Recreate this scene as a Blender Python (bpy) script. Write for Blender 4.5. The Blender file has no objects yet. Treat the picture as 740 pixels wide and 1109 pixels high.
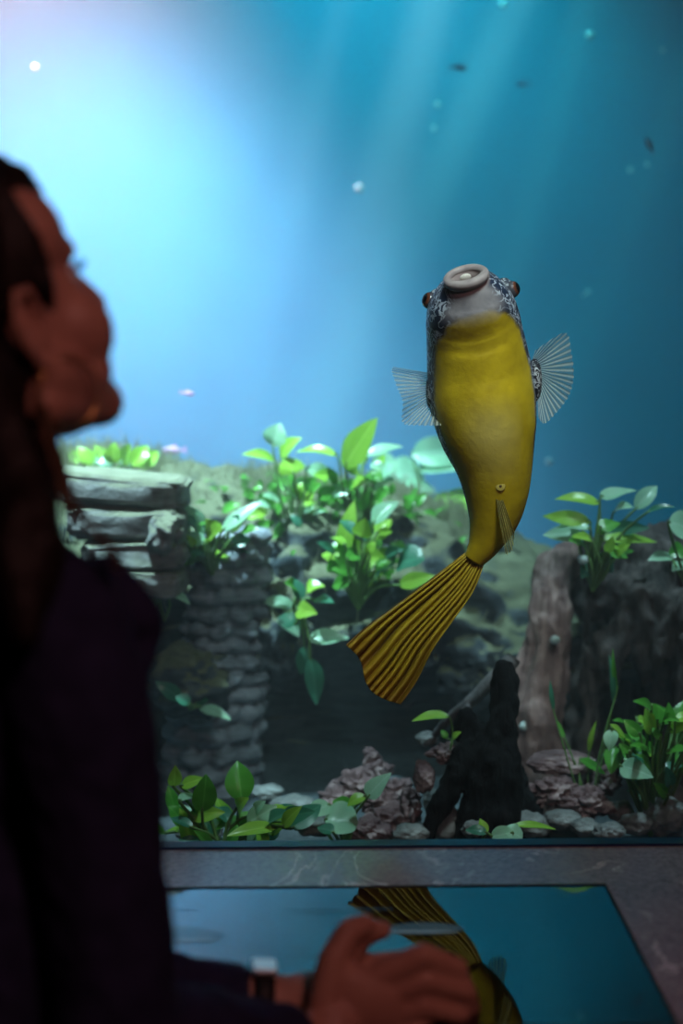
import bpy, bmesh, math, random
from mathutils import Vector, Matrix, noise
random.seed(7)
S = bpy.context.scene
COL = S.collection
R = math.radians

# ------------------------------------------------------------------ camera
FPX, CX, CY = 1540.0, 370.0, 554.5
CAM = Vector((0, 0, 1.50))
cd = bpy.data.cameras.new('camera')
cam = bpy.data.objects.new('camera', cd); COL.objects.link(cam)
cd.sensor_fit = 'VERTICAL'; cd.sensor_height = 36.0; cd.lens = 36.0 * FPX / 1109.0
cd.clip_start = 0.02; cd.clip_end = 60
CROT = Matrix.Rotation(R(90 - 5.7), 3, 'X') @ Matrix.Rotation(R(-0.45), 3, 'Z')
cam.matrix_world = Matrix.Translation(CAM) @ CROT.to_4x4()
cd.dof.use_dof = True; cd.dof.focus_distance = 2.12; cd.dof.aperture_fstop = 2.2
S.camera = cam

def P(px, py, Y):
    """world point seen at a place in the photograph, on the plane at depth Y"""
    d = CROT @ Vector(((px - CX) / FPX, -(py - CY) / FPX, -1.0))
    return CAM + d * (Y / d.y)

# ------------------------------------------------------------------ render look
S.view_settings.view_transform = 'Standard'
S.view_settings.look = 'None'
S.view_settings.gamma = 1.0
S.view_settings.use_curve_mapping = False
S.view_settings.exposure = 0.0
S.cycles.use_denoising = True
S.cycles.max_bounces = 8
S.cycles.diffuse_bounces = 3
S.cycles.glossy_bounces = 4
S.cycles.transparent_max_bounces = 24
S.cycles.volume_bounces = 0
S.cycles.sample_clamp_indirect = 4.0
S.cycles.caustics_reflective = False
S.cycles.caustics_refractive = False

# ------------------------------------------------------------------ world and lights
w = bpy.data.worlds.new('world'); S.world = w; w.use_nodes = True
w.node_tree.nodes['Background'].inputs[0].default_value = (0.01, 0.02, 0.03, 1)
w.node_tree.nodes['Background'].inputs[1].default_value = 0.2

def aim(o, loc, target):
    o.location = loc
    o.rotation_euler = (Vector(target) - Vector(loc)).to_track_quat('-Z', 'Y').to_euler()

def spot(name, loc, target, power, angle, blend, color, radius=0.06):
    l = bpy.data.lights.new(name, 'SPOT'); l.energy = power; l.spot_size = R(angle); l.spot_blend = blend
    l.color = color; l.shadow_soft_size = radius
    o = bpy.data.objects.new(name, l); COL.objects.link(o); aim(o, loc, target); return o

def area(name, loc, target, power, sx, sy, color):
    l = bpy.data.lights.new(name, 'AREA'); l.shape = 'RECTANGLE'; l.size = sx; l.size_y = sy
    l.energy = power; l.color = color
    o = bpy.data.objects.new(name, l); COL.objects.link(o); aim(o, loc, target); return o

# tank lamps above the water
spot('tank_flood', (-1.30, 4.3, 4.0), (-1.00, 5.0, 2.0), 6300, 62, 1.0, (1.0, 0.37, 0.42), 0.25)
spot('tank_flood', (-0.1, 4.2, 4.0), (0.2, 5.5, 2.2), 400, 80, 1.0, (0.12, 0.98, 1.0), 0.25)
spot('tank_key', (-0.85, 2.55, 3.7), (-0.50, 3.2, 1.35), 1800, 40, 1.0, (0.88, 0.99, 1.0), 0.10)
spot('tank_spot', (0.70, 2.25, 3.6), (0.60, 2.58, 0.95), 270, 30, 0.9, (0.85, 0.97, 1.0), 0.10)
spot('tank_spot', (0.2, 3.5, 3.7), (0.5, 4.2, 2.2), 80, 60, 1.0, (0.10, 0.95, 1.0), 0.1)
for x, y, tx, pw, an, c in ((1.28, 4.4, -0.25, 7000, 5.5, (0.45, 1.0, 0.9)), (0.74, 4.4, -0.20, 7000, 6.5, (0.75, 1.0, 0.9)), (1.20, 4.5, 0.30, 3600, 4.0, (0.25, 1.0, 0.95)),
                          (-1.63, 4.4, 0.50, 3600, 3.2, (0.7, 1.0, 1.0)), (0.42, 4.3, -0.42, 5000, 4.0, (0.8, 1.0, 0.95)), (1.75, 4.6, 0.55, 2500, 3.0, (0.2, 1.0, 1.0))):
    spot('tank_beam', (x, y, 4.2), (tx, y + .1, 0.9), pw, an, 1.0, c, 0.03)
spot('tank_spot', (-0.25, 2.0, 3.6), (-0.22, 2.32, 0.8), 170, 17, 1.0, (0.9, 1.0, 0.97), 0.1)
spot('tank_spot', (0.15, 3.0, 3.7), (0.20, 3.45, 1.35), 420, 24, 1.0, (0.85, 1.0, 0.98), 0.1)
# gallery side: two added fill spots, then a dim warm lamp behind the visitor
spot('fish_fill_spot', (0.35, 1.1, 2.7), (0.20, 2.15, 1.44), 125, 22, 0.8, (0.97, 1.0, 0.90), 0.22)  # unseen spot added to brighten the fish belly through the pane
spot('sill_fill_spot', (-0.15, 1.55, 3.1), (-0.12, 1.70, 0.88), 11, 24, 1.0, (0.55, 0.80, 1.0), 0.08)  # unseen spot added for more cool light on the marble
spot('gallery_lamp', (0.9, -0.6, 2.9), (-0.1, 1.2, 1.25), 50, 60, 0.7, (1.0, 0.43, 0.40), 0.15)

# ------------------------------------------------------------------ helpers
def mat(name, base=(0.5, 0.5, 0.5), rough=0.6, spec=0.3, **kw):
    m = bpy.data.materials.new(name); m.use_nodes = True
    b = m.node_tree.nodes['Principled BSDF']
    b.inputs['Base Color'].default_value = (*base, 1)
    b.inputs['Roughness'].default_value = rough
    b.inputs['Specular IOR Level'].default_value = spec
    for k, v in kw.items():
        b.inputs[k.replace('_', ' ')].default_value = v
    return m

class N:
    """small node-tree writer"""
    def __init__(s, m): s.m = m; s.t = m.node_tree; s.b = s.t.nodes.get('Principled BSDF'); s.out = s.t.nodes['Material Output']
    def n(s, kind, **kw):
        x = s.t.nodes.new(kind)
        for k, v in kw.items(): setattr(x, k, v)
        return x
    def l(s, a, b): s.t.links.new(a, b)
    def coord(s, scale=(1, 1, 1), which='Object'):
        tc = s.n('ShaderNodeTexCoord'); mp = s.n('ShaderNodeMapping'); mp.inputs['Scale'].default_value = scale
        s.l(tc.outputs[which], mp.inputs['Vector']); return mp.outputs['Vector']
    def noise(s, vec, scale, detail=4, rough=0.55, dist=0.0):
        x = s.n('ShaderNodeTexNoise'); x.inputs['Scale'].default_value = scale; x.inputs['Detail'].default_value = detail
        x.inputs['Roughness'].default_value = rough; x.inputs['Distortion'].default_value = dist
        s.l(vec, x.inputs['Vector']); return x.outputs['Fac']
    def ramp(s, fac, stops):
        r = s.n('ShaderNodeValToRGB'); e = r.color_ramp.elements
        while len(e) < len(stops): e.new(0.5)
        for k, (p, c) in zip(e, stops): k.position = p; k.color = (*c, 1) if len(c) == 3 else c
        s.l(fac, r.inputs['Fac']); return r.outputs['Color']
    def math(s, op, a, b=None, clamp=False):
        x = s.n('ShaderNodeMath', operation=op, use_clamp=clamp)
        for i, v in enumerate((a, b)):
            if v is None: continue
            if isinstance(v, (int, float)): x.inputs[i].default_value = v
            else: s.l(v, x.inputs[i])
        return x.outputs[0]
    def mix(s, fac, a, b, blend='MIX'):
        x = s.n('ShaderNodeMix', data_type='RGBA', blend_type=blend)
        for i, v in ((0, fac), (6, a), (7, b)):
            if isinstance(v, (int, float)): x.inputs[i].default_value = v
            elif isinstance(v, tuple): x.inputs[i].default_value = (*v, 1)
            else: s.l(v, x.inputs[i])
        return x.outputs[2]
    def attr(s, name):
        return s.n('ShaderNodeAttribute', attribute_name=name).outputs['Fac']
    def bump(s, h, strength=0.3, dist=0.01):
        x = s.n('ShaderNodeBump'); x.inputs['Strength'].default_value = strength; x.inputs['Distance'].default_value = dist
        s.l(h, x.inputs['Height']); s.l(x.outputs['Normal'], s.b.inputs['Normal'])
    def base(s, c): s.l(c, s.b.inputs['Base Color'])

def tag(o, label=None, cat=None, group=None, kind=None):
    if label: o['label'] = label
    if cat: o['category'] = cat
    if group: o['group'] = group
    if kind: o['kind'] = kind
    return o

def link(name, mesh, m=None, parent=None, loc=None):
    o = bpy.data.objects.new(name, mesh); COL.objects.link(o)
    if m is not None:
        mesh.materials.clear(); mesh.materials.append(m)
    if loc is not None: o.location = loc
    if parent is not None:
        o.parent = parent
    return o

def rebase(o, origin):
    """move an unparented mesh's origin to a world point"""
    o.data.transform(Matrix.Translation(-Vector(origin))); o.location = origin; return o

def child(o, parent):
    """parent a mesh built in world coordinates under a thing that only has a location"""
    o.parent = parent
    o.matrix_parent_inverse = Matrix.Identity(4)
    o.data.transform(Matrix.Translation(-parent.location)); return o

def empty(name, loc):
    o = bpy.data.objects.new(name, None); COL.objects.link(o); o.location = loc; o.empty_display_size = 0.05; return o

def smooth(me):
    for p in me.polygons: p.use_smooth = True

def from_bm(bm, name, sm=True):
    me = bpy.data.meshes.new(name); bm.to_mesh(me); bm.free()
    if sm: smooth(me)
    return me

def box_bm(x0, x1, y0, y1, z0, z1, bevel=0.0, seg=2):
    bm = bmesh.new(); bmesh.ops.create_cube(bm, size=1.0)
    for v in bm.verts:
        v.co = Vector((x0 + (v.co.x + .5) * (x1 - x0), y0 + (v.co.y + .5) * (y1 - y0), z0 + (v.co.z + .5) * (z1 - z0)))
    if bevel: bmesh.ops.bevel(bm, geom=bm.edges[:], offset=bevel, segments=seg, affect='EDGES', profile=0.5)
    return bm

def box(name, x0, x1, y0, y1, z0, z1, m, bevel=0.0, kind=None):
    me = from_bm(box_bm(x0, x1, y0, y1, z0, z1, bevel), name, False)
    o = link(name, me, m); rebase(o, ((x0 + x1) / 2, (y0 + y1) / 2, z0))
    if kind: o['kind'] = kind
    return o

def grid_mesh(name, pts, attrs=None, close_u=False, close_v=False):
    """pts[i][j] -> mesh; attrs: {name: [i][j]}"""
    nu, nv = len(pts), len(pts[0])
    verts = [p for row in pts for p in row]; faces = []
    for i in range(nu if close_u else nu - 1):
        for j in range(nv if close_v else nv - 1):
            a, b = i, (i + 1) % nu; c, d = j, (j + 1) % nv
            faces.append((a * nv + c, a * nv + d, b * nv + d, b * nv + c))
    me = bpy.data.meshes.new(name); me.from_pydata([tuple(v) for v in verts], [], faces); me.update()
    for k, arr in (attrs or {}).items():
        at = me.attributes.new(k, 'FLOAT', 'POINT'); at.data.foreach_set('value', [x for row in arr for x in row])
    smooth(me); return me

def crom(pts, n):
    """Catmull-Rom through tuples, n samples"""
    out = []; m = len(pts) - 1
    for k in range(n):
        f = k / (n - 1) * m; i = min(int(f), m - 1); t = f - i
        p0, p1, p2, p3 = pts[max(i - 1, 0)], pts[i], pts[i + 1], pts[min(i + 2, m)]
        out.append(tuple(0.5 * ((2 * b) + (-a + c) * t + (2 * a - 5 * b + 4 * c - d) * t * t + (-a + 3 * b - 3 * c + d) * t ** 3)
                         for a, b, c, d in zip(p0, p1, p2, p3)))
    return out

def tube_into(bm, pts, r0, r1, seg=7):
    """smooth tapered tube through world points, capped"""
    pts = [Vector(p) for p in pts]; rings = []; n = len(pts)
    up = Vector((0.3, -0.9, 0.2)).normalized()
    for i, p in enumerate(pts):
        t = (pts[min(i + 1, n - 1)] - pts[max(i - 1, 0)]).normalized()
        a = t.cross(up); a = a.normalized() if a.length > 1e-4 else t.orthogonal().normalized()
        b = t.cross(a); r = r0 + (r1 - r0) * i / max(1, n - 1)
        rings.append([bm.verts.new(p + (a * math.cos(k * 2 * math.pi / seg) + b * math.sin(k * 2 * math.pi / seg)) * r) for k in range(seg)])
    for i in range(n - 1):
        for k in range(seg):
            bm.faces.new((rings[i][k], rings[i][(k + 1) % seg], rings[i + 1][(k + 1) % seg], rings[i + 1][k]))
    bm.faces.new(rings[0]); bm.faces.new(rings[-1][::-1])

class Blob:
    """ellipsoids and tapered capsules fused into one continuous skin"""
    def __init__(s): s.bm = bmesh.new()
    def ell(s, c, r, M=None, u=20, v=14):
        rr = (r, r, r) if isinstance(r, (int, float)) else r
        mt = Matrix.Translation(c) @ ((M.to_4x4()) if M is not None else Matrix.Identity(4)) @ Matrix.Diagonal((*rr, 1))
        bmesh.ops.create_uvsphere(s.bm, u_segments=u, v_segments=v, radius=1.0, matrix=mt); return s
    def cap(s, a, b, r0, r1=None, u=16):
        r1 = r0 if r1 is None else r1; a, b = Vector(a), Vector(b)
        g = []
        for c, r in ((a, r0), (b, r1)):
            g += bmesh.ops.create_uvsphere(s.bm, u_segments=u, v_segments=10, radius=r, matrix=Matrix.Translation(c))['verts']
        h = bmesh.ops.convex_hull(s.bm, input=g)
        junk = [e for e in h['geom_interior'] if isinstance(e, bmesh.types.BMVert)]
        bmesh.ops.delete(s.bm, geom=junk, context='VERTS'); return s
    def chain(s, pts, rs):
        for i in range(len(pts) - 1): s.cap(pts[i], pts[i + 1], rs[i], rs[i + 1])
        return s
    def mesh(s, name, voxel, smooth_it=6, fn=None, fac=0.5):
        me = bpy.data.meshes.new(name + '_raw'); s.bm.to_mesh(me); s.bm.free()
        o = bpy.data.objects.new('tmp', me); COL.objects.link(o)
        md = o.modifiers.new('r', 'REMESH'); md.mode = 'VOXEL'; md.voxel_size = voxel; md.use_smooth_shade = True
        if smooth_it:
            sm = o.modifiers.new('s', 'SMOOTH'); sm.factor = fac; sm.iterations = smooth_it
        bpy.context.view_layer.update()
        dg = bpy.context.evaluated_depsgraph_get()
        res = bpy.data.meshes.new_from_object(o.evaluated_get(dg)); res.name = name
        bpy.data.objects.remove(o); bpy.data.meshes.remove(me)
        if fn:
            nr = [v.normal.copy() for v in res.vertices]
            for v, n in zip(res.vertices, nr): v.co = fn(v.co.copy(), n)
            res.update()
        smooth(res); return res

def fbm(p, f=1.0, o=4):
    return noise.fractal(Vector(p) * f, 0.9, 2.1, o, noise_basis='PERLIN_ORIGINAL')

# ------------------------------------------------------------------ materials of the setting
M = {}
M['dark_wall'] = mat('dark_gallery_paint', (0.018, 0.017, 0.02), 0.8)
M['dark_floor'] = mat('dark_gallery_floor', (0.015, 0.014, 0.015), 0.5)
M['seal'] = mat('window_seal_dark', (0.01, 0.03, 0.09), 0.3, 0.4)
def marble():
    m = mat('grey_marble', rough=0.22, spec=0.45); k = N(m); c = k.coord((1, 1, 1))
    cloud = k.noise(c, 6, 6, 0.65)
    base = k.ramp(cloud, ((0.3, (0.24, 0.242, 0.265)), (0.7, (0.42, 0.422, 0.445))))
    # veins: thin level lines of distorted noise, stretched along the slab and broken up by a mask
    c2 = k.coord((1.0, 0.75, 1)); c2.node.inputs['Rotation'].default_value = (0, 0, 0.5); v = k.noise(c2, 8.5, 6, 0.55, 0.7)
    d = k.math('ABSOLUTE', k.math('SUBTRACT', v, 0.5))
    line = k.math('SUBTRACT', 1.0, k.math('MULTIPLY', d, 55.0), True)
    mask = k.math('MULTIPLY', k.math('SUBTRACT', k.noise(c, 7, 3), 0.47), 9.0, True)
    c3 = k.coord((1.0, 1.5, 1)); v3 = k.noise(c3, 19, 5, 0.6, 0.8)
    fine = k.math('MULTIPLY', k.math('SUBTRACT', 1.0, k.math('MULTIPLY', k.math('ABSOLUTE', k.math('SUBTRACT', v3, 0.5)), 130.0), True), 0.35)
    vein = k.math('MAXIMUM', k.math('MULTIPLY', line, mask), k.math('MULTIPLY', fine, mask))
    grain = k.noise(c, 120, 4, 0.75)
    base = k.mix(0.5, base, k.ramp(grain, ((0.34, (0.12, 0.12, 0.14)), (0.60, (0.46, 0.465, 0.485)))))
    k.base(k.mix(vein, base, (0.95, 0.95, 0.97))); return m
M['marble'] = marble()
def back_wall():
    m = mat('blue_tank_backdrop', rough=0.9, spec=0.1); k = N(m); c = k.coord()
    k.base(k.ramp(k.noise(c, 1.2, 3), ((0.3, (0.006, 0.16, 0.28)), (0.7, (0.010, 0.20, 0.32))))); return m
M['back'] = back_wall()
M['tank_side'] = mat('dark_blue_tank_side', (0.012, 0.06, 0.11), 0.9, 0.1)
def sand():
    m = mat('pale_sand', rough=0.95, spec=0.1); k = N(m); c = k.coord()
    k.base(k.ramp(k.noise(c, 60, 5, 0.7), ((0.3, (0.02, 0.027, 0.034)), (0.7, (0.075, 0.09, 0.10)))))
    k.bump(k.noise(c, 220, 3), 0.6, 0.004); return m
M['sand'] = sand()

# ------------------------------------------------------------------ the setting
LEDGE, GLASS = 0.88, 1.802
BACK, BED = 5.6, 0.645
ST = 'structure'
box('floor', -2.6, 2.6, -2.6, GLASS, -0.1, 0.0, M['dark_floor'], kind=ST)
box('ceiling', -2.6, 2.6, -2.6, GLASS, 3.2, 3.3, M['dark_wall'], kind=ST)
box('wall_left', -2.7, -2.6, -2.6, GLASS, 0, 3.2, M['dark_wall'], kind=ST)
box('wall_right', 2.6, 2.7, -2.6, GLASS, 0, 3.2, M['dark_wall'], kind=ST)
box('wall_back', -2.6, 2.6, -2.7, -2.6, 0, 3.2, M['dark_wall'], kind=ST)
box('wall_front', -2.6, 2.6, 1.34, GLASS, 0, LEDGE - 0.04, M['dark_wall'], kind=ST)       # plinth under the sill
box('trim_1', -2.6, 2.6, GLASS - 0.002, GLASS + 0.022, LEDGE - 0.002, LEDGE + 0.003, M['seal'], kind=ST)    # glazing channel
# the tank shell
box('wall_tank_back', -2.7, 2.7, BACK, BACK + 0.1, BED - 0.1, 4.3, M['back'], kind=ST)
box('wall_tank_left', -2.7, -2.6, GLASS + 0.03, BACK, BED - 0.1, 4.3, M['back'], kind=ST)
box('wall_tank_right', 2.6, 2.7, GLASS + 0.03, BACK, BED - 0.1, 4.3, M['tank_side'], kind=ST)
box('wall_tank_front', -2.6, 2.6, GLASS, GLASS + 0.03, 2.95, 4.3, M['dark_wall'], kind=ST)
box('wall_tank_sill', -2.6, 2.6, GLASS, GLASS + 0.03, BED - 0.1, LEDGE, M['dark_wall'], kind=ST)
box('ceiling_tank', -2.7, 2.7, GLASS, BACK + 0.1, 4.3, 4.4, M['dark_wall'], kind=ST)

def bed():
    nx, ny = 120, 80; pts = []
    for i in range(nx):
        row = []
        for j in range(ny):
            x = -2.6 + 5.2 * i / (nx - 1); y = GLASS + 0.03 + (BACK - GLASS - 0.03) * j / (ny - 1)
            row.append(Vector((x, y, BED + 0.02 * fbm((x, y, 0), 3) + 0.006 * fbm((x, y, 3), 14))))
        pts.append(row)
    me = grid_mesh('floor_tank', pts); me.flip_normals()
    return tag(link('floor_tank', me, M['sand']), kind=ST)
bed()

# the big viewing pane: thin clear acrylic with a faint mirror on its face
def glass_mat():
    m = bpy.data.materials.new('clear_viewing_pane'); m.use_nodes = True; k = N(m)
    k.t.nodes.remove(k.b)
    tr = k.n('ShaderNodeBsdfTransparent'); tr.inputs[0].default_value = (0.96, 0.985, 0.99, 1)
    gl = k.n('ShaderNodeBsdfGlossy'); gl.inputs['Roughness'].default_value = 0.02
    fr = k.n('ShaderNodeFresnel'); fr.inputs['IOR'].default_value = 1.25
    mx = k.n('ShaderNodeMixShader'); ge = k.n('ShaderNodeNewGeometry'); k.l(k.math('MULTIPLY', fr.outputs[0], k.math('SUBTRACT', 1.0, ge.outputs['Backfacing'])), mx.inputs[0]); k.l(tr.outputs[0], mx.inputs[1]); k.l(gl.outputs[0], mx.inputs[2])
    k.l(mx.outputs[0], k.out.inputs['Surface']); return m
M['glass'] = glass_mat()
box('window_1', -2.6, 2.6, GLASS, GLASS + 0.018, LEDGE + 0.003, 2.95, M['glass'], kind=ST)

def water_mat():
    m = bpy.data.materials.new('tank_water'); m.use_nodes = True; k = N(m); k.t.nodes.remove(k.b)
    sc = k.n('ShaderNodeVolumeScatter'); sc.inputs['Color'].default_value = (0.80, 0.93, 1.0, 1)
    sc.inputs['Density'].default_value = 0.068; sc.inputs['Anisotropy'].default_value = 0.0
    ab = k.n('ShaderNodeVolumeAbsorption'); ab.inputs['Color'].default_value = (0.15, 0.88, 1.0, 1); ab.inputs['Density'].default_value = 0.16
    ad = k.n('ShaderNodeAddShader'); k.l(sc.outputs[0], ad.inputs[0]); k.l(ab.outputs[0], ad.inputs[1])
    k.l(ad.outputs[0], k.out.inputs['Volume']); return m
box('water', -2.595, 2.595, GLASS + 0.034, BACK - 0.005, BED - 0.06, 3.15, water_mat(), kind=ST)

# ------------------------------------------------------------------ stone sill with its touch screen
def sill():
    o = box('marble_sill', -2.6, 2.6, 1.27, GLASS, LEDGE - 0.04, LEDGE, M['marble'], bevel=0.003)
    tag(o, 'grey white-veined marble sill running along the bottom of the tank window', 'sill'); return o
sill()

def screen_mat():
    m = mat('black_screen_glass', (0.004, 0.006, 0.008), 0.03, 0.5); k = N(m)
    k.b.inputs['IOR'].default_value = 2.1
    return m
def pic_mat(name, c, e):
    m = mat(name, (0.02, 0.02, 0.02), 0.05); b = m.node_tree.nodes['Principled BSDF']
    b.inputs['Emission Color'].default_value = (*c, 1); b.inputs['Emission Strength'].default_value = e; return m
def on_sill(px, py, h=0.0):
    d = CROT @ Vector(((px - CX) / FPX, -(py - CY) / FPX, -1.0)); t = (LEDGE + h - CAM.z) / d.z; return CAM + d * t
def touch_screen():
    cr = on_sill(655, 963); y1 = cr.y; x1 = cr.x; x0 = -0.62; y0 = 1.285
    me = from_bm(box_bm(x0, x1, y0, y1, LEDGE, LEDGE + 0.004, 0.001), 'panel', False)
    root = empty('touch_screen', ((x0 + x1) / 2, (y0 + y1) / 2, LEDGE))
    tag(root, 'glossy black touch screen set flat in the marble sill', 'screen')
    child(link('glass_panel', me, screen_mat()), root)
    bm = bmesh.new()
    for a in ((x0 - .006, x1 + .003, y1, y1 + .0065), (x1, x1 + .003, y0 - .003, y1), (x0 - .006, x0, y0 - .003, y1), (x0, x1, y0 - .003, y0)):
        b = box_bm(a[0], a[1], a[2], a[3], LEDGE - .001, LEDGE + 0.0046)
        t = bpy.data.meshes.new('t'); b.to_mesh(t); b.free(); bm.from_mesh(t); bpy.data.meshes.remove(t)
    child(link('frame', from_bm(bm, 'frame', False), mat('dark_red_edge', (0.012, 0.004, 0.005), 0.6)), root)
    # faint fish pictures and caption lines shown by the display
    h = 0.0046
    def picture(name, poly, m, hh=h):
        bm = bmesh.new(); top = [bm.verts.new(on_sill(x, y, hh)) for x, y in poly]
        f = bm.faces.new(top); bm.normal_update()
        if f.normal.z < 0: f.normal_flip()
        return child(link(name, from_bm(bm, name, False), m), root)
    pale = pic_mat('screen_pale', (0.30, 0.46, 0.58), 0.20); dim = pic_mat('screen_dim', (0.10, 0.26, 0.38), 0.12)
    def fish_poly(x0, x1, yc, hh):
        n = 18; up = []; dn = []
        for i in range(n + 1):
            t = i / n; x = x0 + (x1 - x0) * t; r = hh * (math.sin(math.pi * min(1, t * 1.02)) ** 0.7 if t < 0.98 else 0.05)
            up.append((x, yc - r)); dn.append((x, yc + r))
        return up + dn[::-1][1:-1]
    picture('fish_picture', fish_poly(150, 245, 1012, 9), dim)
    picture('fish_belly', fish_poly(160, 242, 1018, 1.3), pale, h + .0004)
    picture('fish_picture', fish_poly(415, 506, 1005, 6), dim)
    picture('fish_belly', fish_poly(405, 500, 1009, 1.3), pale, h + .0004)
    random.seed(3)
    for (xa, xb, y) in ((312, 425, 984), (312, 400, 988), (186, 215, 985), (312, 372, 1033)):
        bm = bmesh.new(); x = xa
        while x < xb:
            wv = random.uniform(3, 9)
            bm.faces.new([bm.verts.new(on_sill(*q, h)) for q in ((x, y - .6), (x, y + .6), (min(x + wv, xb), y + .6), (min(x + wv, xb), y - .6))]); x += wv + 2
        child(link('caption_line', from_bm(bm, 'cap', False), dim), root)
touch_screen()

# ------------------------------------------------------------------ rockwork
def rock_mat(name, dark, mid, lite, moss=None, scale=6, strata=True):
    m = mat(name, rough=0.9, spec=0.15); k = N(m); c = k.coord()
    n1 = k.noise(c, scale, 6, 0.65); col = k.ramp(n1, ((0.28, dark), (0.5, mid), (0.72, lite)))
    if strata:
        c2 = k.coord((1, 1, 5)); n2 = k.noise(c2, scale * 1.4, 4, 0.6, 0.6)
        col = k.mix(0.5, col, k.ramp(n2, ((0.36, dark), (0.62, lite))))
    if moss:
        ge = k.n('ShaderNodeNewGeometry'); sx = k.n('ShaderNodeSeparateXYZ'); k.l(ge.outputs['Normal'], sx.inputs[0])
        f = k.math('MULTIPLY', k.math('SUBTRACT', k.math('ADD', sx.outputs['Z'], k.math('MULTIPLY', k.math('SUBTRACT', k.noise(c, 9, 4), 0.5), 1.4)), 0.25), 2.5, True)
        col = k.mix(f, col, k.ramp(k.noise(c, 30, 4), ((0.3, tuple(x * .6 for x in moss)), (0.7, moss))))
    k.base(col); k.bump(k.noise(c, scale * 7, 5, 0.7), 0.7, 0.008); return m
M['rock'] = rock_mat('dark_slate_rock', (0.018, 0.028, 0.036), (0.048, 0.064, 0.078), (0.115, 0.135, 0.155), (0.15, 0.16, 0.10))
M['pale_rock'] = rock_mat('pale_grey_rock', (0.13, 0.14, 0.145), (0.25, 0.26, 0.26), (0.42, 0.43, 0.44), (0.24, 0.26, 0.19), 9)
M['pink_rock'] = rock_mat('pinkish_rock', (0.045, 0.026, 0.030), (0.15, 0.092, 0.098), (0.46, 0.34, 0.34), None, 14, False)
M['grey_stone'] = rock_mat('grey_pebble', (0.07, 0.075, 0.075), (0.15, 0.155, 0.155), (0.32, 0.33, 0.33), None, 16, False)

def interp(tbl, x):
    if x <= tbl[0][0]: return tbl[0][1]
    for (a, b), (c, d) in zip(tbl, tbl[1:]):
        if x <= c:
            t = (x - a) / (c - a); t = t * t * (3 - 2 * t); return b + (d - b) * t
    return tbl[-1][1]

CREST_Y = 3.35
crest_px = ((-400, 500), (60, 492), (120, 490), (175, 500), (232, 522), (290, 515), (350, 522), (420, 530), (480, 548), (540, 585), (600, 612), (760, 620), (1200, 640))
def crest_z(x):
    px = CX + x / CREST_Y * FPX
    return P(px, interp(crest_px, px), CREST_Y).z
def rockwork():
    nx, nt = 300, 130; pts = []
    for i in range(nx):
        x0 = -1.9 + 3.6 * i / (nx - 1); zt = crest_z(x0); row = []
        H = zt - BED
        prof = [(BED - .03, 3.22), (BED + .10 * H, 3.18), (BED + .30 * H, 3.06), (BED + .52 * H, 2.93), (BED + .72 * H, 2.96), (BED + .88 * H, 3.10), (BED + .97 * H, 3.24), (zt, CREST_Y),
                (BED + .97 * H, 3.52), (BED + .7 * H, 3.66), (BED + .3 * H, 3.72), (BED - .03, 3.75)]
        for j, (z, y) in enumerate(crom(prof, nt)):
            p = Vector((x0, y, z))
            d = 0.10 * fbm((x0, y, z), 2.6, 3) + 0.055 * fbm((x0, y, z * 1.8), 6.5, 4) + 0.02 * fbm((x0, y, z * 2), 19, 3)
            lay = math.sin((z + 0.05 * fbm((x0, y, z), 3)) * 62); d += 0.012 * lay
            nrm = Vector((0, -0.85, 0.5)) if j < nt * 0.6 else Vector((0, 0.5, 0.7))
            fade = min(1, j / 6, (nt - 1 - j) / 6)
            p += nrm * d * fade * (0.55 if abs(z - zt) < .06 else 1) + Vector((0.03 * fbm((x0 + 9, y, z), 6), 0, 0)) * fade
            row.append(p)
        pts.append(row)
    me = grid_mesh('rockwork', pts); me.flip_normals()
    o = link('rock_wall', me, M['rock']); rebase(o, (0, 3.4, BED))
    return tag(o, 'long dark layered rock reef with mossy pale crest behind the puffer fish', 'rock', kind='thing')
rockwork()

def stone(name, c, r, m, seed, rough=0.28, sub=4, flat=None, rot=0.0):
    bm = bmesh.new(); bmesh.ops.create_icosphere(bm, subdivisions=sub, radius=1.0)
    off = Vector((seed * 3.7, seed * 1.3, seed * 7.1)); Mr = Matrix.Rotation(rot, 3, 'Y')
    for v in bm.verts:
        d = v.co.normalized()
        k = 1 + rough * fbm(d + off, 1.3, 3) + rough * .45 * fbm(d + off, 4, 3)
        q = d * k
        if flat: # squared slab
            q = Vector(tuple(math.copysign(abs(a) ** flat, a) for a in d)) * (1 + rough * .5 * fbm(d + off, 2.2, 4))
        v.co = Mr @ Vector((q.x * r[0], q.y * r[1], q.z * r[2]))
    o = link(name, from_bm(bm, name), m); o.location = c; return o

# pale slabs stacked on the left shoulder of the reef
slabs = [((132, 528), 72, 17, 0.10, 'broad pale slab topping the stacked stones beside the visitor'),
         ((140, 562), 62, 19, 0.04, 'pale grey slab second from the top of the stacked stones'),
         ((150, 596), 56, 17, -0.03, 'grey slab in the middle of the stack, above small mint leaves'),
         ((152, 626), 52, 15, 0.03, 'grey slab low in the stack just above the visitor\'s shoulder'),
         ((182, 574), 20, 24, 0.25, 'small upright wedge stone leaning on the right of the stacked slabs')]
for i, ((px, py), a, b, rt, lab) in enumerate(slabs):
    Y = 2.80 - 0.012 * i; s = Y / FPX
    o = stone('stone_slab', P(px, py, Y), (a * s, 0.11, b * s), M['pale_rock'], i + 2, 0.17 if i < 4 else .3, 5, 0.36 if i < 4 else 0.75, rt)
    tag(o, lab, 'stone', 'pale stacked slabs on the left of the reef')

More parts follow.
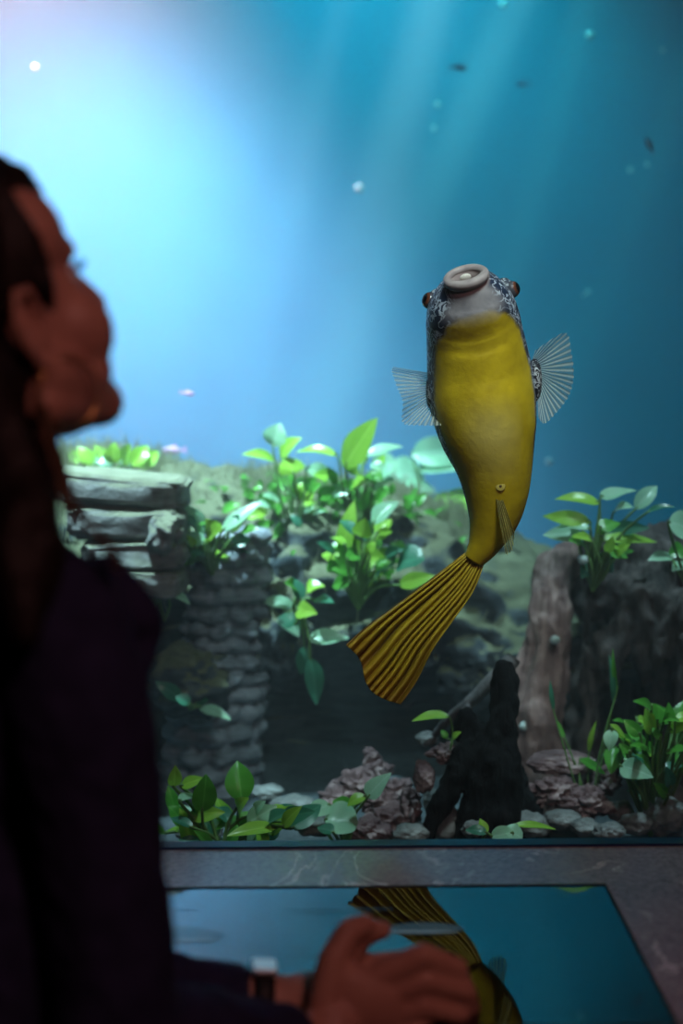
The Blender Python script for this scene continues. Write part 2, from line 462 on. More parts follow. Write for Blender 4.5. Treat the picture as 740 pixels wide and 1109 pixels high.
def scaly_trunk():
    """thick trunk clad in rows of overlapping scale-like lumps"""
    Y = 2.86; s = Y / FPX; pts = []; nv = 150; nu = 110
    ax = crom([(252, 572), (249, 640), (243, 700), (236, 760), (228, 830), (222, 880)], nv)
    for j, (px, py) in enumerate(ax):
        c = P(px, py, Y + 0.02); row = []; t = j / (nv - 1)
        r = s * (36 + 16 * t)
        for i in range(nu):
            a = 2 * math.pi * i / nu
            v = t * 17 + 0.3 * fbm((math.cos(a), math.sin(a), t * 3), 2.0); rowi = math.floor(v); fv = v - rowi
            uu = a * 8 / (2 * math.pi) + 0.5 * (rowi % 2) + 0.25 * noise.noise((rowi * 3.1, a, 0)); fu = uu - math.floor(uu)
            bump = (math.sin(math.pi * fv) ** 0.6) * (0.2 + .8 * math.sin(math.pi * fu) ** 0.6) * (0.6 + 0.4 * fv)
            rr = r * (0.9 + 0.42 * bump + 0.14 * fbm((math.cos(a) * 2, math.sin(a) * 2, t * 6), 1.5))
            if j == 0 or j == nv - 1: rr *= 0.02
            row.append(c + Vector((math.cos(a) * rr, math.sin(a) * rr, 0)))
        pts.append(row)
    me = grid_mesh('trunk', pts, close_v=True); 
    bm = bmesh.new(); bm.from_mesh(me); bmesh.ops.recalc_face_normals(bm, faces=bm.faces); bm.to_mesh(me); bm.free(); smooth(me)
    o = link('scaly_trunk', me, rock_mat('blue_grey_bark', (0.06, 0.075, 0.095), (0.17, 0.195, 0.235), (0.36, 0.39, 0.45), None, 10)); rebase(o, P(222, 880, Y))
    tag(o, 'blue-grey upright trunk of scaly overlapping bark in front of the reef', 'trunk')
scaly_trunk()
for i, (px, py, a, b, Y, lab) in enumerate(((205, 735, 46, 40, 2.80, 'rounded dark boulder at the foot of the scaly trunk'),
                                          (300, 690, 34, 52, 2.92, 'dark boulder tucked between the scaly trunk and the hanging plant'),
                                          (430, 690, 60, 36, 2.96, 'long dark ledge stone behind the puffer tail'),
                                          (520, 720, 48, 40, 2.98, 'dark grey boulder between the puffer tail and the stump'))):
    s = Y / FPX
    tag(stone('boulder', P(px, py, Y), (a * s, .10, b * s), M['rock'], 30 + i, 0.3, 5), lab, 'rock')

# ------------------------------------------------------------------ driftwood
def wood_mat(name, dark, mid, lite):
    m = mat(name, rough=0.85, spec=0.15); k = N(m); c = k.coord((6, 6, 1.2))
    n1 = k.noise(c, 5, 6, 0.65, 0.8); k.base(k.ramp(n1, ((0.3, dark), (0.52, mid), (0.75, lite))))
    k.bump(k.noise(k.coord((8, 8, 1)), 9, 5, 0.7, 1.0), 0.9, 0.012); return m
M['bark'] = wood_mat('pinkish_bark', (0.12, 0.07, 0.07), (0.30, 0.19, 0.18), (0.48, 0.34, 0.32))
M['stumpwood'] = wood_mat('brown_grey_stump', (0.03, 0.027, 0.028), (0.085, 0.07, 0.068), (0.17, 0.14, 0.135))
M['black_wood'] = wood_mat('black_waterlogged_wood', (0.001, 0.001, 0.0015), (0.003, 0.0035, 0.0045), (0.009, 0.010, 0.012))
M['grey_wood'] = wood_mat('grey_branch', (0.07, 0.07, 0.075), (0.16, 0.15, 0.155), (0.27, 0.25, 0.26))

def grooves(amp, f=7.0):
    def fn(co, n):
        return co + n * (amp * fbm((co.x * 3.2, co.y * 3.2, co.z * 0.8), f, 4) + amp * .4 * fbm(co, f * 3, 3))
    return fn

def stump():
    Y = 2.75; root = empty('tree_stump', P(660, 850, Y))
    tag(root, 'big hollow tree stump with pinkish bark root and leaves growing on its top', 'stump')
    b = Blob(); c = lambda x, y, d=0.0: P(x, y, Y + d)
    b.chain([c(607, 608, .03), c(598, 660, 0), c(589, 720, -.02), c(580, 780, -.03), c(574, 850, -.03)], [.034, .042, .048, .058, .066])
    b.chain([c(584, 690, -.01), c(566, 770, -.04), c(552, 850, -.05)], [.028, .034, .04])
    child(link('bark_root', b.mesh('bark_root', .008, 4, grooves(.022)), M['bark']), root)
    b = Blob()
    b.chain([c(645, 645, .08), c(700, 632, .07), c(775, 650, .09)], [.055, .085, .10])
    b.chain([c(634, 622, .04), c(637, 680, .02), c(628, 730, .02), c(622, 860, .03)], [.020, .018, .016, .022])
    b.chain([c(694, 655, -.02), c(672, 694, -.05), c(645, 728, -.05), c(636, 780, -.04), c(634, 860, -.03)], [.045, .032, .024, .020, .026])
    b.chain([c(700, 660, .0), c(712, 705, -.04), c(700, 742, -.04)], [.06, .045, .016])
    b.chain([c(735, 680, -.02), c(748, 760, -.03), c(752, 860, -.03)], [.07, .045, .05])
    b.chain([c(632, 616, .17), c(690, 606, .2), c(770, 610, .2)], [.05, .07, .07])
    b.chain([c(690, 690, .30), c(690, 860, .30)], [.14, .14])
    child(link('hollow_trunk', b.mesh('hollow_trunk', .009, 4, grooves(.032)), M['stumpwood']), root)
stump()

def black_driftwood():
    Y = 2.42; c = lambda x, y, d=0.0: P(x, y, Y + d); b = Blob()
    b.chain([c(546, 720), c(546, 748), c(541, 790, -.01), c(535, 835, -.02), c(530, 885, -.02), c(526, 960, 0)], [.011, .019, .028, .038, .050, .062])
    b.chain([c(553, 742), c(550, 770)], [.014, .02])
    b.chain([c(520, 800), c(500, 830, -.01), c(478, 870, -.02), c(455, 915, -.02), c(440, 950, 0)], [.026, .023, .019, .019, .022])
    b.chain([c(515, 800), c(503, 772, .02), c(497, 792, .03)], [.020, .014, .016])
    b.chain([c(540, 820, .02), c(562, 875, .03), c(580, 930, .03)], [.03, .03, .034])
    o = link('driftwood_spike', b.mesh('driftwood', .006, 3, grooves(.016, 9)), M['black_wood'])
    rebase(o, c(515, 930)); tag(o, 'black pointed driftwood snag rising from the tank bed below the fish', 'driftwood')
black_driftwood()

def branch():
    Y = 2.56; bm = bmesh.new()
    pts = crom([P(556, 712, Y + .02), P(530, 740, Y), P(505, 764, Y), P(486, 779, Y + .02), P(468, 800, Y + .06)], 26)
    tube_into(bm, [Vector(p) + Vector((0, 0, .004 * fbm(p, 20))) for p in pts], .016, .007, 9)
    tube_into(bm, crom([P(512, 758, Y), P(502, 775, Y - .01), P(498, 800, Y + .02), P(500, 830, Y + .05)], 14), .009, .006, 7)
    o = link('grey_branch', from_bm(bm, 'branch'), M['grey_wood']); rebase(o, P(500, 830, Y + .05))
    tag(o, 'thin pale grey branch leaning behind the black driftwood snag', 'branch')
branch()

# ------------------------------------------------------------------ stones on the bed
pink = [(384, 852, 22, 15, 2.62, 'rough pinkish rock leaning at the back of the heap left of the driftwood'),
        (360, 866, 15, 11, 2.58, 'small pale pink stone at the left end of the pinkish heap'),
        (408, 838, 16, 13, 2.68, 'knobbly pink rock near the top of the heap'),
        (432, 858, 19, 13, 2.60, 'long pinkish grey slab on the right of the heap'),
        (412, 872, 20, 14, 2.52, 'broken rosy rock in the middle of the heap'),
        (428, 890, 22, 16, 2.46, 'pinkish grey stone low in front of the heap'),
        (398, 900, 22, 13, 2.42, 'low reddish stone by the window edge under the round mint leaf'),
        (447, 874, 10, 20, 2.46, 'upright thin stone between the heap and the driftwood arm'),
        (459, 842, 12, 18, 2.40, 'smooth oval pinkish pebble standing against the driftwood arm'),
        (482, 816, 15, 9, 2.44, 'small whitish stone lodged on top of the driftwood arm'),
        (608, 826, 36, 12, 2.52, 'flat purplish stone with a pale rim right of the driftwood'),
        (600, 858, 24, 15, 2.46, 'dark plum rock below the flat purplish stone'),
        (632, 872, 26, 17, 2.44, 'dark reddish rock low on the bed left of the bush'),
        (655, 845, 17, 15, 2.52, 'brownish stone under the thin stem in front of the stump'),
        (402, 820, 9, 9, 2.70, 'small pink knob standing on the knobbly pink rock')]
for i, (px, py, a, b, Y, lab) in enumerate(pink):
    s = Y / FPX
    tag(stone('pink_stone', P(px, py, Y), (a * s, max(a, b) * s * .8, b * s), M['pink_rock'], 50 + i, 0.62 if i not in (8, 10) else 0.2, 5), lab, 'stone', 'pinkish stones on the tank bed')
grey = [(690, 892, 18, 12, 2.36, 'rounded grey pebble with pale top at the window edge'),
        (722, 884, 26, 20, 2.40, 'grey rock in the bottom right corner of the tank'),
        (725, 866, 22, 18, 2.52, 'mottled grey rock under the leafy bush at right'),
        (660, 900, 18, 9, 2.32, 'flat dark pebble left of the rounded grey pebble'),
        (512, 898, 12, 9, 2.30, 'small round pale pebble in front of the black driftwood'),
        (340, 892, 24, 12, 2.40, 'whitish stone lying on the sand behind the low plants'),
        (215, 900, 26, 12, 2.42, 'grey stone half hidden under the low leafy plant'),
        (575, 893, 22, 14, 2.40, 'dark stone beside the foot of the driftwood snag'),
        (484, 892, 17, 20, 2.44, 'upright grey stone under the arch of the driftwood arm'),
        (468, 868, 11, 14, 2.52, 'small dark stone behind the driftwood arm'),
        (446, 902, 20, 10, 2.38, 'flat grey stone at the window edge between heap and driftwood'),
        (634, 896, 18, 9, 2.36, 'low dark pebble at the window edge below the reddish rock'),
        (608, 888, 20, 11, 2.40, 'blunt grey stone below the dark plum rock'),
        (672, 878, 14, 11, 2.46, 'rough grey stone at the left foot of the leafy bush'),
        (318, 872, 26, 10, 2.60, 'long low grey stone on the bed behind the low plants'),
        (290, 858, 18, 8, 2.72, 'flat dark stone at the foot of the reef'),
        (462, 800, 12, 8, 2.62, 'small grey stone at the foot of the thin branch')]
for i, (px, py, a, b, Y, lab) in enumerate(grey):
    s = Y / FPX
    tag(stone('pebble', P(px, py, Y), (a * s, a * s * .8, b * s), M['grey_stone'], 80 + i, 0.25, 4), lab, 'stone', 'grey stones on the tank bed')

# ------------------------------------------------------------------ plants
def leaf_mat(name, c0, c1, trans=0.45):
    m = mat(name, rough=0.30, spec=0.5); k = N(m)
    md = k.attr('mid'); c = k.coord()
    col = k.mix(k.math('MULTIPLY', k.noise(c, 18, 3), 1.0), c0, c1)
    col = k.mix(k.math('MULTIPLY', k.math('SUBTRACT', 1.0, k.math('MULTIPLY', md, 9.0), True), 0.45), col, tuple(min(1, x * 1.5 + .05) for x in c1))
    k.base(col)
    tl = k.n('ShaderNodeBsdfTranslucent'); k.l(col, tl.inputs['Color'])
    mx = k.n('ShaderNodeMixShader'); mx.inputs[0].default_value = trans
    k.l(k.b.outputs[0], mx.inputs[1]); k.l(tl.outputs[0], mx.inputs[2]); k.l(mx.outputs[0], k.out.inputs['Surface'])
    return m
M['lime'] = leaf_mat('lime_leaf', (0.20, 0.48, 0.04), (0.44, 0.74, 0.10))
M['green'] = leaf_mat('green_leaf', (0.055, 0.27, 0.035), (0.14, 0.46, 0.06))
M['mint'] = leaf_mat('mint_leaf', (0.26, 0.56, 0.36), (0.50, 0.78, 0.55))
M['dull'] = leaf_mat('deep_teal_leaf', (0.03, 0.16, 0.10), (0.07, 0.28, 0.17))
M['stem'] = mat('plant_stem', (0.10, 0.20, 0.06), 0.6)

class Leaves:
    def __init__(s): s.v = []; s.f = []; s.a = []
    def add(s, base, tip, width, roll=0.0, sag=0.12, shape='lance', fold=0.25, wave=0.0):
        base, tip = Vector(base), Vector(tip); ax = tip - base; L = ax.length; t = ax.normalized()
        view = (CAM - base).normalized()
        view = (view + Vector((0, 0, .75))).normalized(); n0 = (view - t * view.dot(t)); n0 = n0.normalized() if n0.length > .05 else t.orthogonal().normalized()
        n0 = Matrix.Rotation(roll, 3, t) @ n0; sd = t.cross(n0).normalized()
        nu, nv = 12, 7; o = len(s.v)
        for i in range(nu):
            u = i / (nu - 1)
            if shape == 'lance': wd = (math.sin(math.pi * u ** 0.75) ** 0.85)
            elif shape == 'round': wd = math.sqrt(max(0, 1 - (2 * u - 1) ** 2)) * 0.98 + .02
            else: wd = (math.sin(math.pi * u ** 0.52) ** 0.8) * (1.0)          # heart: broad near the base
            wd = max(wd, 0.03) * width * 0.68
            c = base + ax * u + n0 * (math.sin(math.pi * u) * sag * L) + Vector((0, 0, -abs(sag) * .5 * L * u * u))
            for j in range(nv):
                q = 2 * j / (nv - 1) - 1
                s.v.append(c + sd * (q * wd) + n0 * (fold * abs(q) * wd + wave * wd * math.sin(u * 9 + q * 2))); s.a.append(abs(q) * wd / max(width * .5, 1e-6))
        for i in range(nu - 1):
            for j in range(nv - 1):
                s.f.append((o + i * nv + j, o + (i + 1) * nv + j, o + (i + 1) * nv + j + 1, o + i * nv + j + 1))
    def mesh(s, name):
        me = bpy.data.meshes.new(name); me.from_pydata([tuple(x) for x in s.v], [], s.f); me.update()
        at = me.attributes.new('mid', 'FLOAT', 'POINT'); at.data.foreach_set('value', s.a); smooth(me); return me

def plant(label, Y, root_px, leaves, group=None, stem_r=.0035, spread=.05, seed=1, name='leafy_plant', cat='plant'):
    """leaves: (base x, base y, tip x, tip y, width px, tint, shape)"""
    rnd = random.Random(seed); k = Y / FPX
    rp = P(root_px[0], root_px[1], Y); root = empty(name, rp); tag(root, label, cat, group or 'leafy water plants')
    by = {}; st = bmesh.new(); ms = set()
    for lf in leaves:
        bx, byy, tx, ty, wd = lf[:5]; tint = lf[5]; shp = lf[6] if len(lf) > 6 else 'lance'
        d0 = rnd.uniform(-spread, spread); d1 = d0 + rnd.uniform(-spread, spread) * .8
        B = P(bx, byy, Y + d0); T = P(tx, ty, Y + d1)
        by.setdefault(tint, Leaves()).add(B, T, wd * k, rnd.uniform(-.45, .45), rnd.uniform(.03, .12), shp, rnd.uniform(.1, .35), .04)
        mid = (B + rp) * .5 + Vector((rnd.uniform(-.012, .012), rnd.uniform(-.02, .02), .25 * abs(B.x - rp.x)))
        tube_into(st, crom([rp, mid, B, B + (T - B) * .12], 10), stem_r, stem_r * .5, 6)
    for tint, L in by.items():
        o = child(link('foliage', L.mesh('foliage'), M[tint]), root)
        if len(by) > 1: o['label'] = {'lime': 'bright lime leaves', 'green': 'mid green leaves', 'mint': 'pale mint leaves', 'dull': 'deep teal leaves'}[tint]
    child(link('stem', from_bm(st, 'stem'), M['stem']), root)
    return root

def rand_leaves(rnd, cx, cy, rx, ry, n, size, tints, shape='lance', up=0.6):
    out = []
    for _ in range(n):
        a = rnd.uniform(0, 2 * math.pi); q = math.sqrt(rnd.random())
        bx, by = cx + rx * q * math.cos(a), cy + ry * q * math.sin(a)
        th = math.atan2(-(up + rnd.uniform(-.6, .6)), math.cos(a) * 1.0 + rnd.uniform(-.6, .6)); L = size * rnd.uniform(.7, 1.3)
        out.append((bx, by, bx + L * math.cos(th), by + L * math.sin(th), L * rnd.uniform(.34, .5), rnd.choice(tints), shape))
    return out
rr = random.Random(11)

plant('pale sunlit leafy clump on the reef crest beside the visitor\'s chin', 3.2, (120, 512),
      [(90, 502, 74, 490, 12, 'lime'), (100, 504, 84, 483, 13, 'lime'), (112, 504, 104, 481, 14, 'lime'), (122, 503, 124, 478, 14, 'lime'), (134, 503, 142, 480, 14, 'lime'),
       (142, 505, 160, 481, 14, 'lime'), (150, 505, 172, 488, 13, 'lime'), (105, 506, 94, 494, 12, 'mint'), (130, 508, 150, 494, 13, 'mint'), (118, 508, 112, 492, 12, 'mint'), (148, 508, 168, 498, 11, 'lime')], seed=2)
plant('tall bright plant with white-lit top leaf rising from the reef crest', 3.05, (322, 600),
      [(296, 484, 304, 457, 20, 'mint'), (304, 496, 327, 472, 17, 'lime'), (298, 499, 262, 490, 11, 'lime'), (318, 514, 310, 494, 22, 'lime', 'heart'), (332, 508, 362, 518, 15, 'mint'),
       (326, 530, 300, 520, 14, 'green'), (322, 524, 338, 545, 16, 'lime'), (330, 520, 318, 540, 13, 'mint'), (318, 540, 296, 552, 13, 'green'), (326, 556, 346, 566, 12, 'green'), (312, 568, 296, 582, 11, 'green')] + rand_leaves(random.Random(31), 318, 548, 30, 30, 16, 20, ('green', 'lime', 'mint', 'dull')), seed=3)
plant('large bright plant with broad upright leaf on the reef crest near the left fin', 3.05, (388, 590),
      [(374, 507, 409, 451, 25, 'lime'), (396, 494, 437, 482, 12, 'mint'), (366, 494, 320, 488, 11, 'lime'), (370, 492, 388, 514, 13, 'lime'), (400, 512, 414, 526, 16, 'green', 'heart'),
       (398, 520, 380, 530, 12, 'lime'), (386, 530, 366, 522, 12, 'green'), (404, 500, 414, 512, 10, 'mint')] + rand_leaves(random.Random(34), 390, 530, 34, 26, 14, 20, ('green', 'lime', 'mint')), seed=4)
plant('hazy mint plant with rounded leaves behind the puffer\'s belly', 3.5, (462, 590),
      [(446, 492, 496, 492, 26, 'mint', 'round'), (420, 516, 460, 516, 32, 'mint', 'round'), (452, 510, 506, 506, 24, 'mint', 'round'), (436, 536, 470, 528, 26, 'mint', 'round'),
       (404, 508, 430, 500, 22, 'mint', 'round'), (410, 528, 434, 532, 20, 'mint', 'round'), (468, 540, 510, 552, 24, 'lime', 'round'), (478, 552, 520, 536, 22, 'lime', 'round'), (470, 562, 500, 574, 20, 'mint', 'round')], seed=5)
plant('bright green bushy plant in the middle of the reef left of the tail', 2.84, (388, 660),
      [(370, 602, 384, 540, 15, 'lime'), (368, 622, 370, 586, 24, 'green', 'heart'), (404, 568, 432, 542, 18, 'mint'), (402, 584, 424, 562, 22, 'lime', 'heart'), (392, 582, 396, 560, 16, 'lime'), (392, 604, 420, 606, 20, 'lime', 'heart'),
       (394, 640, 418, 614, 15, 'lime'), (376, 606, 390, 600, 12, 'green'), (430, 614, 460, 604, 30, 'dull', 'round'), (432, 634, 472, 622, 13, 'lime'), (380, 630, 360, 634, 13, 'green'), (384, 580, 368, 562, 12, 'dull'), (410, 620, 432, 590, 18, 'dull')] + rand_leaves(random.Random(32), 392, 606, 34, 32, 18, 20, ('green', 'lime', 'dull', 'green')), seed=6)
plant('young plant with lime leaves growing on the reef right of the stacked slabs', 2.80, (230, 622),
      [(178, 560, 168, 541, 14, 'lime'), (224, 578, 198, 546, 16, 'mint'), (232, 582, 222, 560, 18, 'lime', 'heart'), (240, 576, 284, 542, 13, 'mint'), (248, 575, 262, 556, 13, 'lime'), (222, 588, 196, 582, 15, 'mint'), (228, 606, 212, 590, 16, 'lime', 'heart'),
       (232, 606, 252, 600, 13, 'lime'), (206, 594, 192, 600, 12, 'green'), (266, 562, 288, 556, 10, 'lime'), (252, 590, 272, 582, 12, 'dull'), (216, 600, 200, 612, 12, 'green'), (262, 576, 280, 572, 10, 'green')] + rand_leaves(random.Random(33), 228, 586, 34, 20, 14, 17, ('green', 'lime', 'dull')), seed=7)
plant('small plant with a pale triangular leaf just above the visitor\'s shoulder', 2.74, (178, 672),
      [(166, 634, 148, 630, 9, 'lime'), (172, 650, 150, 654, 16, 'mint', 'heart'), (180, 640, 206, 654, 12, 'mint'), (172, 638, 192, 632, 8, 'lime'), (168, 644, 152, 640, 8, 'green')], seed=8)
plant('deep teal sprig low on the dark rock beside the visitor\'s arm', 2.70, (206, 768),
      [(196, 758, 168, 736, 13, 'dull'), (206, 762, 190, 754, 12, 'dull'), (216, 766, 250, 779, 13, 'mint'), (212, 760, 226, 758, 9, 'dull')], seed=9)
plant('hanging plant with a flat pale leaf below it, left of the tail fin', 2.80, (318, 660),
      [(334, 692, 378, 690, 15, 'mint', 'lance'), (336, 712, 343, 762, 16, 'dull'), (318, 656, 282, 650, 12, 'mint'), (310, 664, 324, 688, 20, 'mint', 'heart'), (322, 660, 344, 664, 15, 'lime', 'heart'), (332, 640, 352, 634, 18, 'lime', 'heart'),
       (322, 640, 308, 630, 14, 'green'), (320, 676, 300, 668, 14, 'dull'), (326, 650, 316, 624, 13, 'dull'), (340, 650, 362, 652, 12, 'dull'), (330, 700, 326, 730, 12, 'dull')], seed=10)
plant('hazy pale plant glimpsed between the anal fin and the stump', 3.3, (546, 650),
      [(540, 614, 566, 600, 16, 'mint'), (534, 620, 520, 604, 14, 'mint'), (546, 632, 574, 636, 18, 'mint', 'round'), (532, 636, 516, 640, 14, 'lime'), (548, 622, 578, 616, 14, 'lime'), (528, 628, 508, 626, 12, 'mint')], seed=12)
plant('long-leaved green plant crowning the hollow stump on the right', 2.66, (642, 640),
      [(650, 546, 601, 538, 12, 'lime'), (640, 566, 588, 557, 13, 'lime'), (650, 540, 690, 530, 18, 'mint', 'heart'), (688, 552, 712, 524, 14, 'mint'), (632, 582, 588, 578, 18, 'mint'), (640, 574, 602, 570, 12, 'mint'),
       (650, 572, 672, 566, 14, 'green', 'heart'), (648, 584, 712, 586, 11, 'lime'), (700, 556, 732, 548, 8, 'dull'), (664, 556, 686, 548, 14, 'mint'), (630, 572, 620, 556, 10, 'lime'), (660, 574, 704, 570, 12, 'dull'),
       (648, 600, 664, 620, 15, 'dull'), (640, 610, 630, 626, 13, 'dull'), (660, 596, 680, 604, 12, 'green')] + rand_leaves(random.Random(35), 650, 596, 26, 18, 12, 18, ('green', 'dull', 'lime')), seed=13)
plant('plant with a round pale leaf at the right edge above the stump', 2.62, (748, 640),
      [(724, 566, 752, 576, 26, 'mint', 'round'), (728, 604, 702, 606, 13, 'mint'), (742, 596, 724, 600, 16, 'green'), (744, 610, 728, 618, 12, 'mint'), (752, 590, 770, 580, 18, 'green')], seed=14)
low = rand_leaves(random.Random(21), 250, 900, 75, 26, 26, 34, ('green', 'lime', 'mint', 'dull')) + [(188, 852, 190, 828, 12, 'lime'), (196, 852, 222, 842, 11, 'lime'), (194, 868, 218, 862, 13, 'mint'), (190, 880, 182, 850, 12, 'green'), (262, 868, 257, 822, 24, 'green'), (204, 884, 244, 878, 14, 'lime'), (200, 894, 182, 872, 18, 'green'),
       (258, 880, 270, 862, 16, 'lime', 'heart'), (268, 892, 300, 872, 18, 'mint'), (290, 886, 328, 874, 13, 'dull'), (250, 896, 284, 880, 14, 'green'), (232, 896, 262, 886, 15, 'green'), (300, 896, 246, 904, 14, 'lime'), (226, 900, 204, 890, 14, 'mint'),
       (300, 884, 322, 892, 12, 'green'), (280, 900, 306, 896, 12, 'green'), (236, 906, 218, 880, 14, 'mint'), (276, 880, 288, 866, 10, 'mint')]
plant('low leafy plant with a tall dark upright leaf at the foot of the window', 2.30, (240, 935), low, seed=15, spread=.07)
plant('low plant with a coiled round mint leaf left of the pinkish stones', 2.36, (372, 930),
      [(352, 888, 388, 890, 32, 'mint', 'round'), (358, 872, 330, 882, 16, 'mint'), (384, 876, 360, 866, 12, 'green'), (398, 864, 424, 836, 18, 'mint', 'heart'), (396, 862, 376, 872, 11, 'lime'), (340, 884, 322, 876, 12, 'dull'), (362, 902, 344, 896, 13, 'dull')], seed=16)
plant('single lime leaf sprouting from the black driftwood arm below the tail', 2.40, (488, 812), [(487, 776, 446, 780, 13, 'lime'), (490, 800, 500, 792, 6, 'lime'), (484, 800, 478, 790, 6, 'green')], seed=17, spread=.01, stem_r=.0022)
plant('small low plant at the window edge in front of the driftwood', 2.22, (540, 932),
      [(556, 902, 532, 906, 14, 'mint', 'round'), (546, 898, 566, 908, 16, 'mint', 'round'), (556, 894, 602, 897, 8, 'lime'), (526, 904, 520, 886, 9, 'lime'), (528, 902, 504, 898, 10, 'dull')], seed=18, spread=.02)
bush = rand_leaves(rr, 716, 815, 42, 50, 62, 24, ('green', 'green', 'dull', 'lime')) + [(666, 808, 662, 838, 15, 'green'), (690, 780, 702, 788, 12, 'lime'), (694, 790, 730, 782, 12, 'green'), (672, 830, 708, 840, 18, 'mint'), (684, 850, 722, 846, 15, 'green'), (700, 770, 722, 768, 10, 'green'),
       (664, 790, 660, 812, 12, 'mint'), (735, 815, 722, 835, 16, 'dull'), (706, 862, 690, 866, 14, 'mint')]
plant('dense dark green bush at the right edge in front of the stump', 2.44, (705, 905), bush, seed=19, spread=.09)
plant('thin upright stems with tiny leaves before the dark stump hollow', 2.48, (640, 900),
      [(664, 762, 660, 706, 5, 'dull'), (668, 750, 664, 700, 4, 'green'), (638, 815, 646, 780, 5, 'lime'), (628, 822, 656, 838, 9, 'green'), (600, 770, 596, 735, 4, 'dull'), (612, 800, 602, 778, 4, 'green')], seed=20, spread=.03, stem_r=.0022)

# dense little leaves and tufts over the reef: nobody could count them
def crest_growth():
    L = Leaves(); rnd = random.Random(5)
    for _ in range(190):
        px = rnd.choice((rnd.uniform(210, 500), rnd.uniform(270, 450))); 
        py = interp(crest_px, px) + abs(rnd.gauss(0, 1)) * 42 + 2; Y = 3.22 - .0032 * (py - interp(crest_px, px)) + rnd.uniform(-.05, .05)
        B = P(px, py, max(Y, 2.86)); d = Vector((rnd.uniform(-1, 1), rnd.uniform(-1, .6), rnd.uniform(-.1, 1))).normalized() * rnd.uniform(.018, .045)
        L.add(B, B + d, d.length * .42, rnd.uniform(-1, 1), .1)
    o = link('undergrowth', L.mesh('undergrowth'), M['green']); rebase(o, (0, 3.1, 1.1))
    tag(o, 'mass of small green leaves carpeting the reef face between the larger plants', 'plants', kind='stuff')
    bm = bmesh.new(); rnd = random.Random(6)
    for _ in range(11000):
        px = rnd.uniform(50, 520); x0 = (px - CX) / FPX * CREST_Y; off = abs(rnd.gauss(0, 1)) * .075
        z = crest_z(x0) - off * 0.9 + rnd.uniform(-.02, .012); B = Vector((x0, CREST_Y - .02 - off * 1.6 + rnd.uniform(-.05, .05), z))
        T = B + Vector((rnd.uniform(-.022, .022), rnd.uniform(-.05, .0), rnd.uniform(.008, .062))); sd = Vector((1, rnd.uniform(-.6, .6), 0)).normalized() * .0011
        Mid = (B + T) / 2 + Vector((rnd.uniform(-.008, .008), 0, .006))
        a, b, c, d, e = (bm.verts.new(v) for v in (B - sd, B + sd, Mid + sd * .8, Mid - sd * .8, T)); bm.faces.new((a, b, c, d)); bm.faces.new((d, c, e))
    o = link('algae', from_bm(bm, 'algae'), leaf_mat('grey_green_algae', (0.17, 0.18, 0.115), (0.30, 0.31, 0.21), .3)); rebase(o, (0, 3.3, 1.2))
    tag(o, 'pale grey-green hair algae fuzz along the top of the reef', 'algae', kind='stuff')
crest_growth()

